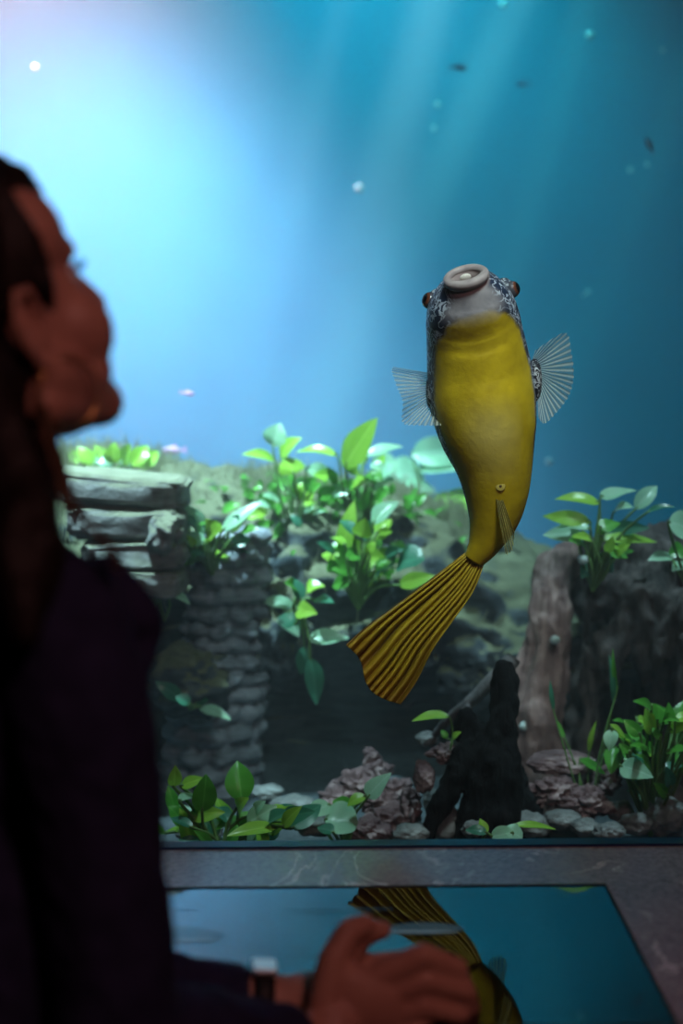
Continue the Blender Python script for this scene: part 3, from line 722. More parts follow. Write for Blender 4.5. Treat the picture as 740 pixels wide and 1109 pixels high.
# ------------------------------------------------------------------ the puffer fish
FY = 2.15; FS = FY / FPX
def puffer():
    root = empty('puffer_fish', P(525, 440, FY))
    tag(root, 'large yellow-bellied puffer fish swimming upright against the tank window', 'fish')
    rings = [(505, 301, 20, -.103, .023, .021), (506, 307, 26, -.096, .031, .030), (508, 317, 36, -.084, .041, .052), (510, 330, 44, -.070, .050, .066), (512, 345, 49, -.050, .058, .076), (514.5, 365, 51.5, -.030, .068, .080), (519, 400, 56, -.008, .078, .078),
             (523, 435, 57.5, 0, .082, .078), (529, 470, 52.5, .0, .076, .072), (535.5, 505, 42, .0, .060, .058), (537.5, 535, 35, .002, .047, .046), (534.5, 562, 28, .006, .036, .036), (525, 588, 18.5, .010, .024, .028), (513, 607, 11.5, .012, .014, .022)]
    n, sg = 110, 72; cr = crom(rings, n)
    cen = [P(c[0], c[1], FY + c[3]) for c in cr]
    pts, ven, alo, lat = [], [], [], []
    frames = []
    for i in range(n):
        T = (cen[min(i + 1, n - 1)] - cen[max(i - 1, 0)]).normalized()
        V = Vector((0, -1, 0)); V = (V - T * V.dot(T)).normalized(); Lx = V.cross(T).normalized()
        if Lx.x < 0: Lx = -Lx
        frames.append((cen[i], T, V, Lx)); row, rv, ra, rl = [], [], [], []
        for j in range(sg):
            a = 2 * math.pi * j / sg; c, s_ = math.cos(a), math.sin(a)
            rad = cr[i][4] if c > 0 else cr[i][5]
            q = cen[i] + Lx * (s_ * cr[i][2] * FS) + V * (c * rad)
            row.append(q); rv.append(c); ra.append(i / (n - 1)); rl.append(s_)
        pts.append(row); ven.append(rv); alo.append(ra); lat.append(rl)
    # close the tail end, hollow the mouth
    me = None
    c0, T0, V0, L0 = frames[0]
    inner = []
    for dep, sc in ((-.004, .95), (0.0, .80), (.010, .62), (.022, .5), (.03, .02)):
        inner.append([c0 + (p - c0) * sc + T0 * dep for p in pts[0]])
    inner.reverse()
    k0 = len(inner); allp = inner + pts + [[cen[-1] + frames[-1][1] * .004 + (p - cen[-1]) * .02 for p in pts[-1]]]
    va = [[ven[0][j] for j in range(sg)]] * k0 + ven + [ven[-1]]; al = [[-.05 if r < k0 - 3 else 0.0] * sg for r in range(k0)] + alo + [alo[-1]]
    la = [lat[0]] * k0 + lat + [lat[-1]]
    me = grid_mesh('body', allp, {'ventral': va, 'along': al, 'lateral': la}, close_v=True)
    bm = bmesh.new(); bm.from_mesh(me); bmesh.ops.recalc_face_normals(bm, faces=bm.faces); bm.to_mesh(me); bm.free(); smooth(me)
    m = mat('puffer_skin', rough=0.48, spec=0.35); k = N(m); c = k.coord()
    v = k.attr('ventral'); a = k.attr('along')
    # bold worm-like pattern: pale lines on navy
    d = k.noise(c, 55, 2, 0.5, 1.6)
    line = k.math('MULTIPLY', k.math('SUBTRACT', 0.045, k.math('ABSOLUTE', k.math('SUBTRACT', d, 0.5))), 60.0, True)
    patt = k.mix(line, (0.016, 0.030, 0.070), (0.50, 0.60, 0.72))
    yel = k.ramp(k.noise(c, 26, 4, 0.6), ((0.3, (0.40, 0.29, 0.008)), (0.7, (0.62, 0.46, 0.014))))
    pale = k.math('MULTIPLY', k.math('SUBTRACT', 0.12, k.math('ABSOLUTE', k.math('SUBTRACT', a, 0.62))), 5.0, True)
    pale = k.math('MULTIPLY', pale, k.math('MULTIPLY', k.math('SUBTRACT', v, 0.75), 4.0, True))
    yel = k.mix(k.math('MULTIPLY', pale, 0.55), yel, (0.62, 0.58, 0.30))
    freck = k.math('MULTIPLY', k.math('SUBTRACT', k.noise(c, 210, 2), 0.64), 9.0, True)
    yel = k.mix(k.math('MULTIPLY', freck, 0.35), yel, (0.20, 0.15, 0.02))
    # where the belly yellow ends: wide at the head, narrow further back
    th = k.ramp(a, ((0.0, (1.2,) * 3), (0.16, (0.90,) * 3), (0.23, (0.62,) * 3), (0.34, (0.34,) * 3), (0.6, (0.27,) * 3), (0.8, (0.10,) * 3), (1.0, (0.0,) * 3)))
    wob = k.math('MULTIPLY', k.math('SUBTRACT', k.noise(c, 30, 3), 0.5), 0.25)
    f = k.math('MULTIPLY', k.math('ADD', k.math('SUBTRACT', v, th), wob), 6.0, True)
    olive = k.mix(0.55, patt, (0.12, 0.09, 0.02))
    col = k.mix(k.math('MULTIPLY', f, 2.0, True), patt, olive)
    col = k.mix(k.math('MULTIPLY', k.math('SUBTRACT', f, 0.4), 1.7, True), col, yel)
    # lilac grey muzzle
    mz = k.math('MULTIPLY', k.math('SUBTRACT', 0.235, k.math('ADD', a, k.math('MULTIPLY', wob, 0.15))), 16.0, True)
    mz = k.math('MULTIPLY', mz, k.math('MULTIPLY', k.math('SUBTRACT', v, 0.45), 3.0, True))
    col = k.mix(mz, col, k.ramp(k.noise(c, 40, 4), ((0.3, (0.20, 0.20, 0.23)), (0.7, (0.36, 0.35, 0.38)))))
    lips = k.math('MULTIPLY', k.math('SUBTRACT', 0.07, a), 25.0, True)
    col = k.mix(lips, col, (0.42, 0.36, 0.37))
    mouth = k.math('MULTIPLY', k.math('SUBTRACT', -0.005, a), 60.0, True)
    col = k.mix(mouth, col, (0.10, 0.05, 0.05))
    k.base(col); k.bump(k.noise(c, 120, 4), 0.25, 0.003)
    k.b.inputs['Subsurface Weight'].default_value = 0.0
    child(link('body', me, m), root)
    # lips
    bm = bmesh.new(); ns, nt = 48, 14; rg = []
    for i in range(ns):
        an = 2 * math.pi * i / ns; cc = c0 + (L0 * math.sin(an) * 19.5 * FS + V0 * math.cos(an) * .0215) + T0 * (-.002 - .003 * math.cos(an))
        od = (cc - c0).normalized(); r = .0058 * (1.0 + .6 * max(0, math.cos(an)))
        rg.append([bm.verts.new(cc + (od * math.cos(t * 2 * math.pi / nt) + T0 * math.sin(t * 2 * math.pi / nt)) * r) for t in range(nt)])
    for i in range(ns):
        for t in range(nt): bm.faces.new((rg[i][t], rg[(i + 1) % ns][t], rg[(i + 1) % ns][(t + 1) % nt], rg[i][(t + 1) % nt]))
    bmesh.ops.recalc_face_normals(bm, faces=bm.faces)
    lm = mat('puffer_lips', rough=0.45, spec=0.4); k = N(lm); c = k.coord(); k.base(k.ramp(k.noise(c, 60, 4), ((0.3, (0.25, 0.22, 0.235)), (0.7, (0.39, 0.355, 0.37)))))
    child(link('lips', from_bm(bm, 'lips'), lm), root)
    # beak of fused teeth
    tm = mat('tooth', (0.75, 0.75, 0.70), 0.3, 0.5)
    for sgn in (1, -1):
        bm = bmesh.new(); bmesh.ops.create_uvsphere(bm, u_segments=20, v_segments=12, radius=1)
        Mx = Matrix((L0, T0, V0)).transposed()
        for v_ in bm.verts:
            q = v_.co; v_.co = c0 + Mx @ Vector((q.x * .0085, q.y * .007 + .006, q.z * .0042 + sgn * .0075))
        t = child(link('tooth_plate', from_bm(bm, 'tooth'), tm), root)
    # eyes on bony mounds at the sides of the head
    skin_m = m
    for (px, py, dy, ox, lab) in ((470, 327, -.035, -1, 'left'), (550, 315, -.03, 1, 'right')):
        c = P(px, py, FY + dy); out = Vector((ox * .86, -.42, .28)).normalized()
        bm = bmesh.new(); bmesh.ops.create_uvsphere(bm, u_segments=24, v_segments=16, radius=.0185)
        for v_ in bm.verts: v_.co = c - out * .006 + Vector((v_.co.x * .85, v_.co.y, v_.co.z * 1.15))
        em = mat('eye_socket_skin', rough=0.5); kk = N(em); cc = kk.coord(); dd = kk.noise(cc, 70, 2, 0.5, 1.5)
        kk.base(kk.mix(kk.math('MULTIPLY', kk.math('SUBTRACT', 0.05, kk.math('ABSOLUTE', kk.math('SUBTRACT', dd, 0.5))), 50.0, True), (0.05, 0.065, 0.10), (0.40, 0.46, 0.52)))
        mound = child(link('eye_socket', from_bm(bm, 'mound'), em), root)
        bm = bmesh.new(); bmesh.ops.create_uvsphere(bm, u_segments=28, v_segments=20, radius=.0130); Q = out.to_track_quat('Z', 'Y').to_matrix()
        for v_ in bm.verts: v_.co = c + out * .006 + Q @ v_.co
        im = mat('puffer_iris', rough=0.08, spec=0.6); kk = N(im)
        eye = link('eye', from_bm(bm, 'eye'), im)
        at = eye.data.attributes.new('pup', 'FLOAT', 'POINT'); at.data.foreach_set('value', [max(0, (v_.co - c - out * .006).normalized().dot(out)) for v_ in eye.data.vertices])
        kk.base(kk.ramp(kk.attr('pup'), ((0.0, (0.06, 0.07, 0.09)), (0.55, (0.08, 0.08, 0.10)), (0.62, (0.16, 0.055, 0.03)), (0.78, (0.10, 0.035, 0.02)), (0.83, (0.004, 0.004, 0.006)))))
        child(eye, root); eye.parent = mound
    # ray-finned fans
    def fan_mat(name, ray, web, alpha):
        mm = mat(name, rough=0.5, spec=0.3); kk = N(mm); r_ = kk.attr('ray'); u_ = kk.attr('out')
        kk.base(kk.mix(r_, web, ray))
        al = kk.math('ADD', alpha, kk.math('MULTIPLY', r_, 0.55), True)
        al = kk.math('MULTIPLY', al, kk.math('SUBTRACT', 1.15, kk.math('MULTIPLY', u_, 0.45)), True)
        tl = kk.n('ShaderNodeBsdfTranslucent'); kk.l(kk.mix(r_, web, ray), tl.inputs['Color'])
        mx = kk.n('ShaderNodeMixShader'); mx.inputs[0].default_value = 0.45; kk.l(kk.b.outputs[0], mx.inputs[1]); kk.l(tl.outputs[0], mx.inputs[2])
        tr = kk.n('ShaderNodeBsdfTransparent'); m2 = kk.n('ShaderNodeMixShader'); kk.l(al, m2.inputs[0]); kk.l(tr.outputs[0], m2.inputs[1]); kk.l(mx.outputs[0], m2.inputs[2])
        kk.l(m2.outputs[0], kk.out.inputs['Surface']); return mm
    def fan(name, base_pts, edge_pts, y0, y1, m, rays, ruff=.006, yc=0.0):
        nu, nv = 26, rays * 8 + 1
        B = crom(base_pts, nv); E = crom(edge_pts, nv); pts, ra, oa = [], [], []
        for i in range(nu):
            u = i / (nu - 1); row, rw, ow = [], [], []
            for j in range(nv):
                v_ = j / (nv - 1); px = B[j][0] + (E[j][0] - B[j][0]) * u; py = B[j][1] + (E[j][1] - B[j][1]) * u
                ph = (j % 8) / 8 * 2 * math.pi; cv = .5 + .5 * math.cos(ph)
                jag = 1 - (.03 * (1 - cv)) * u
                px = B[j][0] + (E[j][0] - B[j][0]) * u * jag; py = B[j][1] + (E[j][1] - B[j][1]) * u * jag
                yy = FY + y0 + (y1 - y0) * u + yc * math.sin(math.pi * v_) * u + ruff * u * math.sin(v_ * 11) + .0012 * cv
                row.append(P(px, py, yy)); rw.append(max(0, cv * 1.6 - .6)); ow.append(u)
            pts.append(row); ra.append(rw); oa.append(ow)
        return child(link(name, grid_mesh(name, pts, {'ray': ra, 'out': oa}), m), root)
    fm = fan_mat('pectoral_fin_web', (0.85, 0.88, 0.80), (0.40, 0.48, 0.46), 0.42)
    fan('pectoral_fin', [(466, 404), (469, 418), (470, 430), (474, 441)], [(426, 397), (424, 402), (430, 420), (436, 436), (436, 458), (455, 461), (478, 461)], .005, -.035, fm, 23, .007)
    fan('pectoral_fin', [(577, 388), (582, 398), (584, 410), (582, 424)], [(580, 379), (612, 360), (619, 380), (622, 406), (617, 428), (604, 446), (590, 459), (583, 452)], .0, -.03, fm, 25, .006)
    am = fan_mat('anal_fin_web', (0.50, 0.47, 0.16), (0.22, 0.20, 0.06), 0.75)
    fan('anal_fin', [(537, 540), (541, 542), (545, 541)], [(548, 602), (555, 596), (558, 578)], -.046, -.05, am, 6, .003)
    fan('dorsal_fin', [(534, 540), (538, 542), (543, 541)], [(530, 585), (540, 592), (552, 586)], .046, .085, am, 6, .003)
    # dark gill patches with pale spots in front of each fin root, and the vent
    gm = mat('gill_patch_skin', rough=0.5); kk = N(gm); cc = kk.coord(); dd = kk.noise(cc, 90, 2, 0.5, 1.3)
    kk.base(kk.mix(kk.math('MULTIPLY', kk.math('SUBTRACT', 0.06, kk.math('ABSOLUTE', kk.math('SUBTRACT', dd, 0.5))), 40.0, True), (0.012, 0.015, 0.025), (0.42, 0.46, 0.50)))
    for (px, py, rx, rz, dy) in ((467, 424, 6, 19, .0), (579, 412, 8, 24, -.004)):
        bm = bmesh.new(); bmesh.ops.create_uvsphere(bm, u_segments=24, v_segments=16, radius=1); c = P(px, py, FY + dy)
        for v_ in bm.verts: v_.co = c + Vector((v_.co.x * rx * FS, v_.co.y * .022, v_.co.z * rz * FS))
        child(link('fin_root', from_bm(bm, 'fin_root'), gm), root)
    i = min(range(n), key=lambda q: abs(cr[q][1] - 521)); c, T, V, Lx = frames[i]
    vc = c + V * (cr[i][4] * .985) + Lx * (.001)
    bm = bmesh.new(); bmesh.ops.create_uvsphere(bm, u_segments=20, v_segments=12, radius=1)
    for v_ in bm.verts: q = v_.co.copy(); v_.co = vc + Lx * q.x * .0075 + T * q.y * .008 + V * q.z * .0018
    child(link('vent', from_bm(bm, 'vent'), mat('vent_skin', (0.55, 0.45, 0.10), 0.5)), root)
    bm = bmesh.new(); bmesh.ops.create_uvsphere(bm, u_segments=16, v_segments=10, radius=1)
    for v_ in bm.verts: q = v_.co.copy(); v_.co = vc + V * .0008 + Lx * q.x * .0028 + T * q.y * .0026 + V * q.z * .0018
    child(link('vent_opening', from_bm(bm, 'vo'), mat('vent_dark', (0.10, 0.07, 0.03), 0.6)), root)
    # folded tail fin: deep pleats between the rays
    left = crom([(504, 599), (470, 625), (424, 659), (397, 679), (375, 699)], 60)
    right = crom([(524, 611), (512, 641), (489, 674), (469, 703), (452, 737), (434, 763)], 60)
    end = crom([(375, 699), (386, 709), (392, 720), (396, 738), (404, 750), (418, 758), (434, 763)], 121)
    root_l, root_r = left[0], right[0]; nu, nv = 60, 121; pts, fo, oa, va = [], [], [], []
    for i_ in range(nu):
        u = i_ / (nu - 1); row, f1, o1, v1 = [], [], [], []
        for j in range(nv):
            v_ = j / (nv - 1)
            s0 = (root_l[0] + (root_r[0] - root_l[0]) * v_, root_l[1] + (root_r[1] - root_l[1]) * v_)
            lin = [left[i_][q] * (1 - v_) + right[i_][q] * v_ for q in (0, 1)]
            be = [s0[q] * (1 - u) + end[j][q] * u for q in (0, 1)]
            co = [(root_l[q] * (1 - u) * (1 - v_) + root_r[q] * (1 - u) * v_ + end[0][q] * u * (1 - v_) + end[-1][q] * u * v_) for q in (0, 1)]
            px, py = (lin[q] + be[q] - co[q] for q in (0, 1))
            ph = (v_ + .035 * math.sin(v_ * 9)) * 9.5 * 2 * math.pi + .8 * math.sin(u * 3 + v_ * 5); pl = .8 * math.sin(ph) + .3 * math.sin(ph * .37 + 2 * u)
            y = FY + .012 - .055 * u + .010 * pl * (0.35 + u * .75) * (1 - .35 * u) + .022 * math.sin(v_ * math.pi * 1.3 + .4) * u - (.02 * max(0, v_ - .62) / .38 * -1) * u
            row.append(P(px, py, y)); f1.append(.5 - .5 * pl); o1.append(u); v1.append(v_)
        pts.append(row); fo.append(f1); oa.append(o1); va.append(v1)
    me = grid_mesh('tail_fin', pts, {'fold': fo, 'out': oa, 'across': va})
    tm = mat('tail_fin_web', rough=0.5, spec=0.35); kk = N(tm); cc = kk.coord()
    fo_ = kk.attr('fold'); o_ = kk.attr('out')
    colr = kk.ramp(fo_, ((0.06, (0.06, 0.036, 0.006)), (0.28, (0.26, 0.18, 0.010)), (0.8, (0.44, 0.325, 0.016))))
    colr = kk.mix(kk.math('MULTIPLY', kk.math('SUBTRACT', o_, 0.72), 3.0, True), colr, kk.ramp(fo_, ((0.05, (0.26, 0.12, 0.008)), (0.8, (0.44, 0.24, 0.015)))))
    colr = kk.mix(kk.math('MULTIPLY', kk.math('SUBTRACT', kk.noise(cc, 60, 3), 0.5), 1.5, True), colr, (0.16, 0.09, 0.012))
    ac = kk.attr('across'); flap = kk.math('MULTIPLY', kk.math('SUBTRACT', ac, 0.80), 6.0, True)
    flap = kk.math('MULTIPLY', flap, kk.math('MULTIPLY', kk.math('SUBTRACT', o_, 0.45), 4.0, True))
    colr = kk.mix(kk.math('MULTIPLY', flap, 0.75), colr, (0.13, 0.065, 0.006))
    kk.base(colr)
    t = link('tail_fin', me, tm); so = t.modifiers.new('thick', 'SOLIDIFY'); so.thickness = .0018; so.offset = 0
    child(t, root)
puffer()

# ------------------------------------------------------------------ little fish and bubbles far back in the water
def small_fish(px, py, Y, L, m, label, flip=1, tilt=0.0):
    k = Y / FPX; root = empty('small_fish', P(px, py, Y)); tag(root, label, 'fish', 'small pale fish far back in the water')
    bm = bmesh.new(); bmesh.ops.create_uvsphere(bm, u_segments=16, v_segments=10, radius=1); Mr = Matrix.Rotation(tilt, 3, 'Y')
    for v in bm.verts:
        t = v.co.x; v.co = Mr @ Vector((flip * t * L * .40, v.co.y * L * .09, v.co.z * L * .17 * (1 - .35 * max(0, -t))))
    link('body', from_bm(bm, 'b'), m, root)
    for nm, poly in (('tail_fin', ((-.36, .03), (-.62, .16), (-.55, 0), (-.62, -.16), (-.36, -.03))), ('dorsal_fin', ((.08, .15), (-.16, .26), (-.2, .12)))):
        bm = bmesh.new(); f = bm.faces.new([bm.verts.new(Mr @ Vector((flip * x * L, 0, z * L))) for x, z in poly])
        ex = bmesh.ops.extrude_face_region(bm, geom=[f]); bmesh.ops.translate(bm, vec=(0, .004 * L * 5, 0), verts=[g for g in ex['geom'] if isinstance(g, bmesh.types.BMVert)])
        bmesh.ops.recalc_face_normals(bm, faces=bm.faces)
        link(nm, from_bm(bm, nm, False), m, root)
    return root
pinkf = mat('pale_pink_fish', (0.55, 0.28, 0.52), 0.5); violet = mat('violet_grey_fish', (0.16, 0.12, 0.22), 0.5)
small_fish(204, 426, 3.4, .036, pinkf, 'tiny pink fish hovering in bright water above the reef', 1, .15)
small_fish(186, 488, 3.5, .062, pinkf, 'pale pink fish skimming the reef crest beside the sunlit clump', -1, -.05)
small_fish(498, 73, 4.2, .055, violet, 'dusky fish below the topmost white bubbles', 1, .05)
small_fish(566, 91, 4.4, .045, violet, 'small dusky fish right of the other dusky fish near the top', -1, 0)
small_fish(703, 156, 4.0, .05, violet, 'dim violet fish near the right edge above the bubble pair', -1, 1.1)
bub = mat('air_bubble', (0.50, 0.54, 0.58), 0.25, 0.6)
bubbles = [(545, 5, 9, 'bubble at the very top edge of the water'), (639, 38, 11, 'largest white bubble in the upper right water'), (474, 113, 8, 'upper bubble of the pair high above the fish'), (470, 139, 7, 'lower bubble of the pair high above the fish'),
           (389, 204, 11, 'large white bubble left of the fish above the reef'), (683, 184, 7, 'left bubble of the pair near the dark right side'), (701, 178, 6, 'right bubble of the pair near the dark right side'), (38, 73, 7, 'faint bubble over the visitor\'s head'),
           (718, 54, 5, 'tiny bubble in the top right corner'), (595, 500, 9, 'pale speck right of the fish belly'), (637, 316, 6, 'dim speck right of the puffer\'s head'), (632, 320, 4, 'smaller dim speck right of the puffer\'s head')]
for px, py, d, lab in bubbles:
    Y = 5.0 if px != 595 else 4.6
    o = stone('bubble', P(px, py, Y), (d * Y / FPX * .42,) * 3, bub, px, .06, 3); tag(o, lab, 'bubble', 'drifting bubbles')
for px, py, lab in ((601, 693, 'small pale snail shell on the stump\'s bark root'), (632, 606, 'pale snail shell at the foot of the stump-top plant'), (568, 786, 'tiny pale green snail low on the bark root')):
    o = stone('snail', P(px, py, 2.67 if py > 650 else 2.63), (.010, .009, .009), mat('snail_shell', (0.45, 0.55, 0.55), .4), px, .2, 3); tag(o, lab, 'snail', 'small snails on the stump')

# ------------------------------------------------------------------ the visitor
def skin_mat():
    m = mat('skin', (0.42, 0.22, 0.16), 0.5, 0.35); k = N(m); c = k.coord()
    k.base(k.ramp(k.noise(c, 25, 4), ((0.3, (0.40, 0.20, 0.15)), (0.7, (0.48, 0.26, 0.19)))))
    k.b.inputs['Subsurface Weight'].default_value = 0.0; return m
M['skin'] = skin_mat()
HC = Vector((-0.288, 1.13, 1.543)); YAW, PIT = R(45), R(24)
F0 = Vector((math.sin(YAW), math.cos(YAW), 0)); Rt = Vector((math.cos(YAW), -math.sin(YAW), 0)); Up0 = Vector((0, 0, 1))
Fw = F0 * math.cos(PIT) + Up0 * math.sin(PIT); Uh = Up0 * math.cos(PIT) - F0 * math.sin(PIT)
HM = Matrix((Fw, Rt, Uh)).transposed()
def H(f, r, u): return HC + Fw * f + Rt * r + Uh * u

BYAW = R(38); BR = Vector((math.cos(BYAW), -math.sin(BYAW), 0)); BF = Vector((math.sin(BYAW), math.cos(BYAW), 0))
BM = Matrix((BF, BR, Up0)).transposed()
SH_R = P(66, 674, 1.06); SH_L = SH_R - BR * .33 + Vector((0, 0, .0))
CHEST = (SH_R + SH_L) / 2
EL_R = P(130, 1120, 1.07); WR_R = P(338, 1128, 1.27)
EL_L = P(70, 1075, 1.30); WR_L = P(312, 1084, 1.325)
HIP = Vector((CHEST.x - .03, 1.03, .90))
FEET = [Vector((HIP.x + .06, 1.02, 0.0)), Vector((HIP.x - .12, 1.10, 0.0))]
HIPJ = [HIP + BR * .085, HIP - BR * .085]
def hands(b):
    Yh = 1.315
    c = lambda x, y, d=0.0: P(x, y, Yh + d)
    # far (left) hand: wrist from the left, palm and curled fingers inside the grip
    b.chain([WR_L, c(352, 1080, .012)], [.024, .027]); b.ell(c(395, 1068, .02), (.038, .022, .034))
    b.chain([c(372, 1044, .012), c(392, 1012, .008), c(414, 1007, .004)], [.0150, .0125, .0100])                      # its thumb lying up over the grip
    for i in range(4):
        y = 1044 + 21 * i
        b.chain([c(412, y, .02), c(452, y - 6 + i * 2, .034), c(474, y + 10, .030), c(462, y + 24, .018)], [.0115, .0105, .0095, .0085])
    # near (right) hand: wrist from below, back of hand towards the room, fingers closing over
    b.chain([WR_R, c(362, 1108, -.030)], [.024, .027]); b.ell(c(398, 1088, -.024), (.040, .019, .036)); b.ell(c(372, 1068, -.020), (.022, .018, .030))
    b.chain([c(352, 1084, -.030), c(360, 1040, -.022), c(378, 1008, -.010), c(396, 1000, -.002)], [.0165, .0145, .0125, .0100])   # thumb
    for i, (dx, ln) in enumerate(((0, 1.0), (4, 1.06), (1, 1.0), (-8, .85))):
        y = 1050 + 23 * i
        b.chain([c(412, y + 6, -.022), c(412 + 46 * ln, y - 16 + i * 4, -.024), c(412 + 84 * ln + dx, y - 2 + i * 2, -.010), c(412 + 90 * ln + dx, y + 24, .010), c(412 + 74 * ln, y + 38, .022)],
                [.0135, .0120, .0105, .0095, .0085])
def body():
    b = Blob(); E = lambda f, r, u, rad: b.ell(H(f, r, u), rad, HM)
    E(-.018, 0, .035, (.092, .074, .086)); E(.028, 0, -.02, (.066, .062, .086)); E(.03, 0, -.074, (.052, .050, .038)); E(.077, 0, -.110, (.021, .026, .019)); E(.046, 0, -.094, (.044, .046, .028))
    for s in (1, -1):
        E(.058, .040 * s, -.036, (.031, .029, .036)); E(.056, .027 * s, -.074, (.024, .024, .026)); E(.074, .026 * s, .024, (.017, .022, .012)); E(.045, .045 * s, -.07, (.028, .018, .022))
        b.chain([H(-.004, .054 * s, -.070), H(.066, .020 * s, -.104)], [.022, .021]); b.chain([H(.008, .053 * s, -.050), H(.048, .030 * s, -.084)], [.026, .026]); E(.086, .0105 * s, -.040, (.010, .008, .008))
        # ear: rim, lobe, concha
        rim = [H(.008, .072 * s, -.030), H(.010, .076 * s, -.004), H(.002, .086 * s, .018), H(-.014, .095 * s, .022), H(-.024, .097 * s, .004), H(-.020, .090 * s, -.018), H(-.008, .077 * s, -.036), H(.002, .073 * s, -.042)]
        b.chain(rim, [.005, .005, .0045, .0045, .0045, .005, .0065, .006]); E(-.006, .072 * s, -.006, (.016, .006, .024))
        b.chain([H(-.012, .080 * s, .008), H(-.012, .081 * s, -.010), H(-.004, .078 * s, -.024)], [.004, .004, .004])
    E(.050, 0, .045, (.045, .060, .048)); b.chain([H(.088, 0, .012), H(.110, 0, -.034)], [.008, .011]); E(.108, 0, -.037, (.011, .010, .009))
    E(.088, 0, -.060, (.012, .022, .006)); E(.087, 0, -.070, (.011, .019, .006))
    nb = CHEST + Vector((0, 0, .075)) - BF * .015
    b.chain([H(-.025, 0, -.05), P(2, 510, 1.13), nb], [.052, .049, .056])
    b.ell(CHEST - Up0 * .05, (.085, .135, .12), BM); b.ell(CHEST - Up0 * .25, (.08, .115, .16), BM); b.ell(HIP + Up0 * .04, (.09, .14, .13), BM)
    b.chain([CHEST + Up0 * .04, SH_R], [.045, .042]); b.chain([CHEST + Up0 * .04, SH_L], [.045, .042])
    b.chain([SH_R, EL_R, WR_R], [.040, .034, .024]); b.chain([SH_L, EL_L, WR_L], [.040, .034, .024])
    for hj, ft in zip(HIPJ, FEET):
        kn = hj.lerp(ft, .5) + BF * .02
        b.chain([hj, kn, ft + Up0 * .09], [.075, .050, .035]); b.chain([ft + Up0 * .06 - BF * .02, ft + Up0 * .045 + BF * .12], [.035, .03])
    hands(b)
    me = b.mesh('person', .0035, 5)
    o = link('person', me, M['skin']); rebase(o, (HIP.x, HIP.y, 0)); return o
person = body()
tag(person, 'woman in a dark jacket seen from behind, hands clasped, looking up at the puffer fish', 'person')

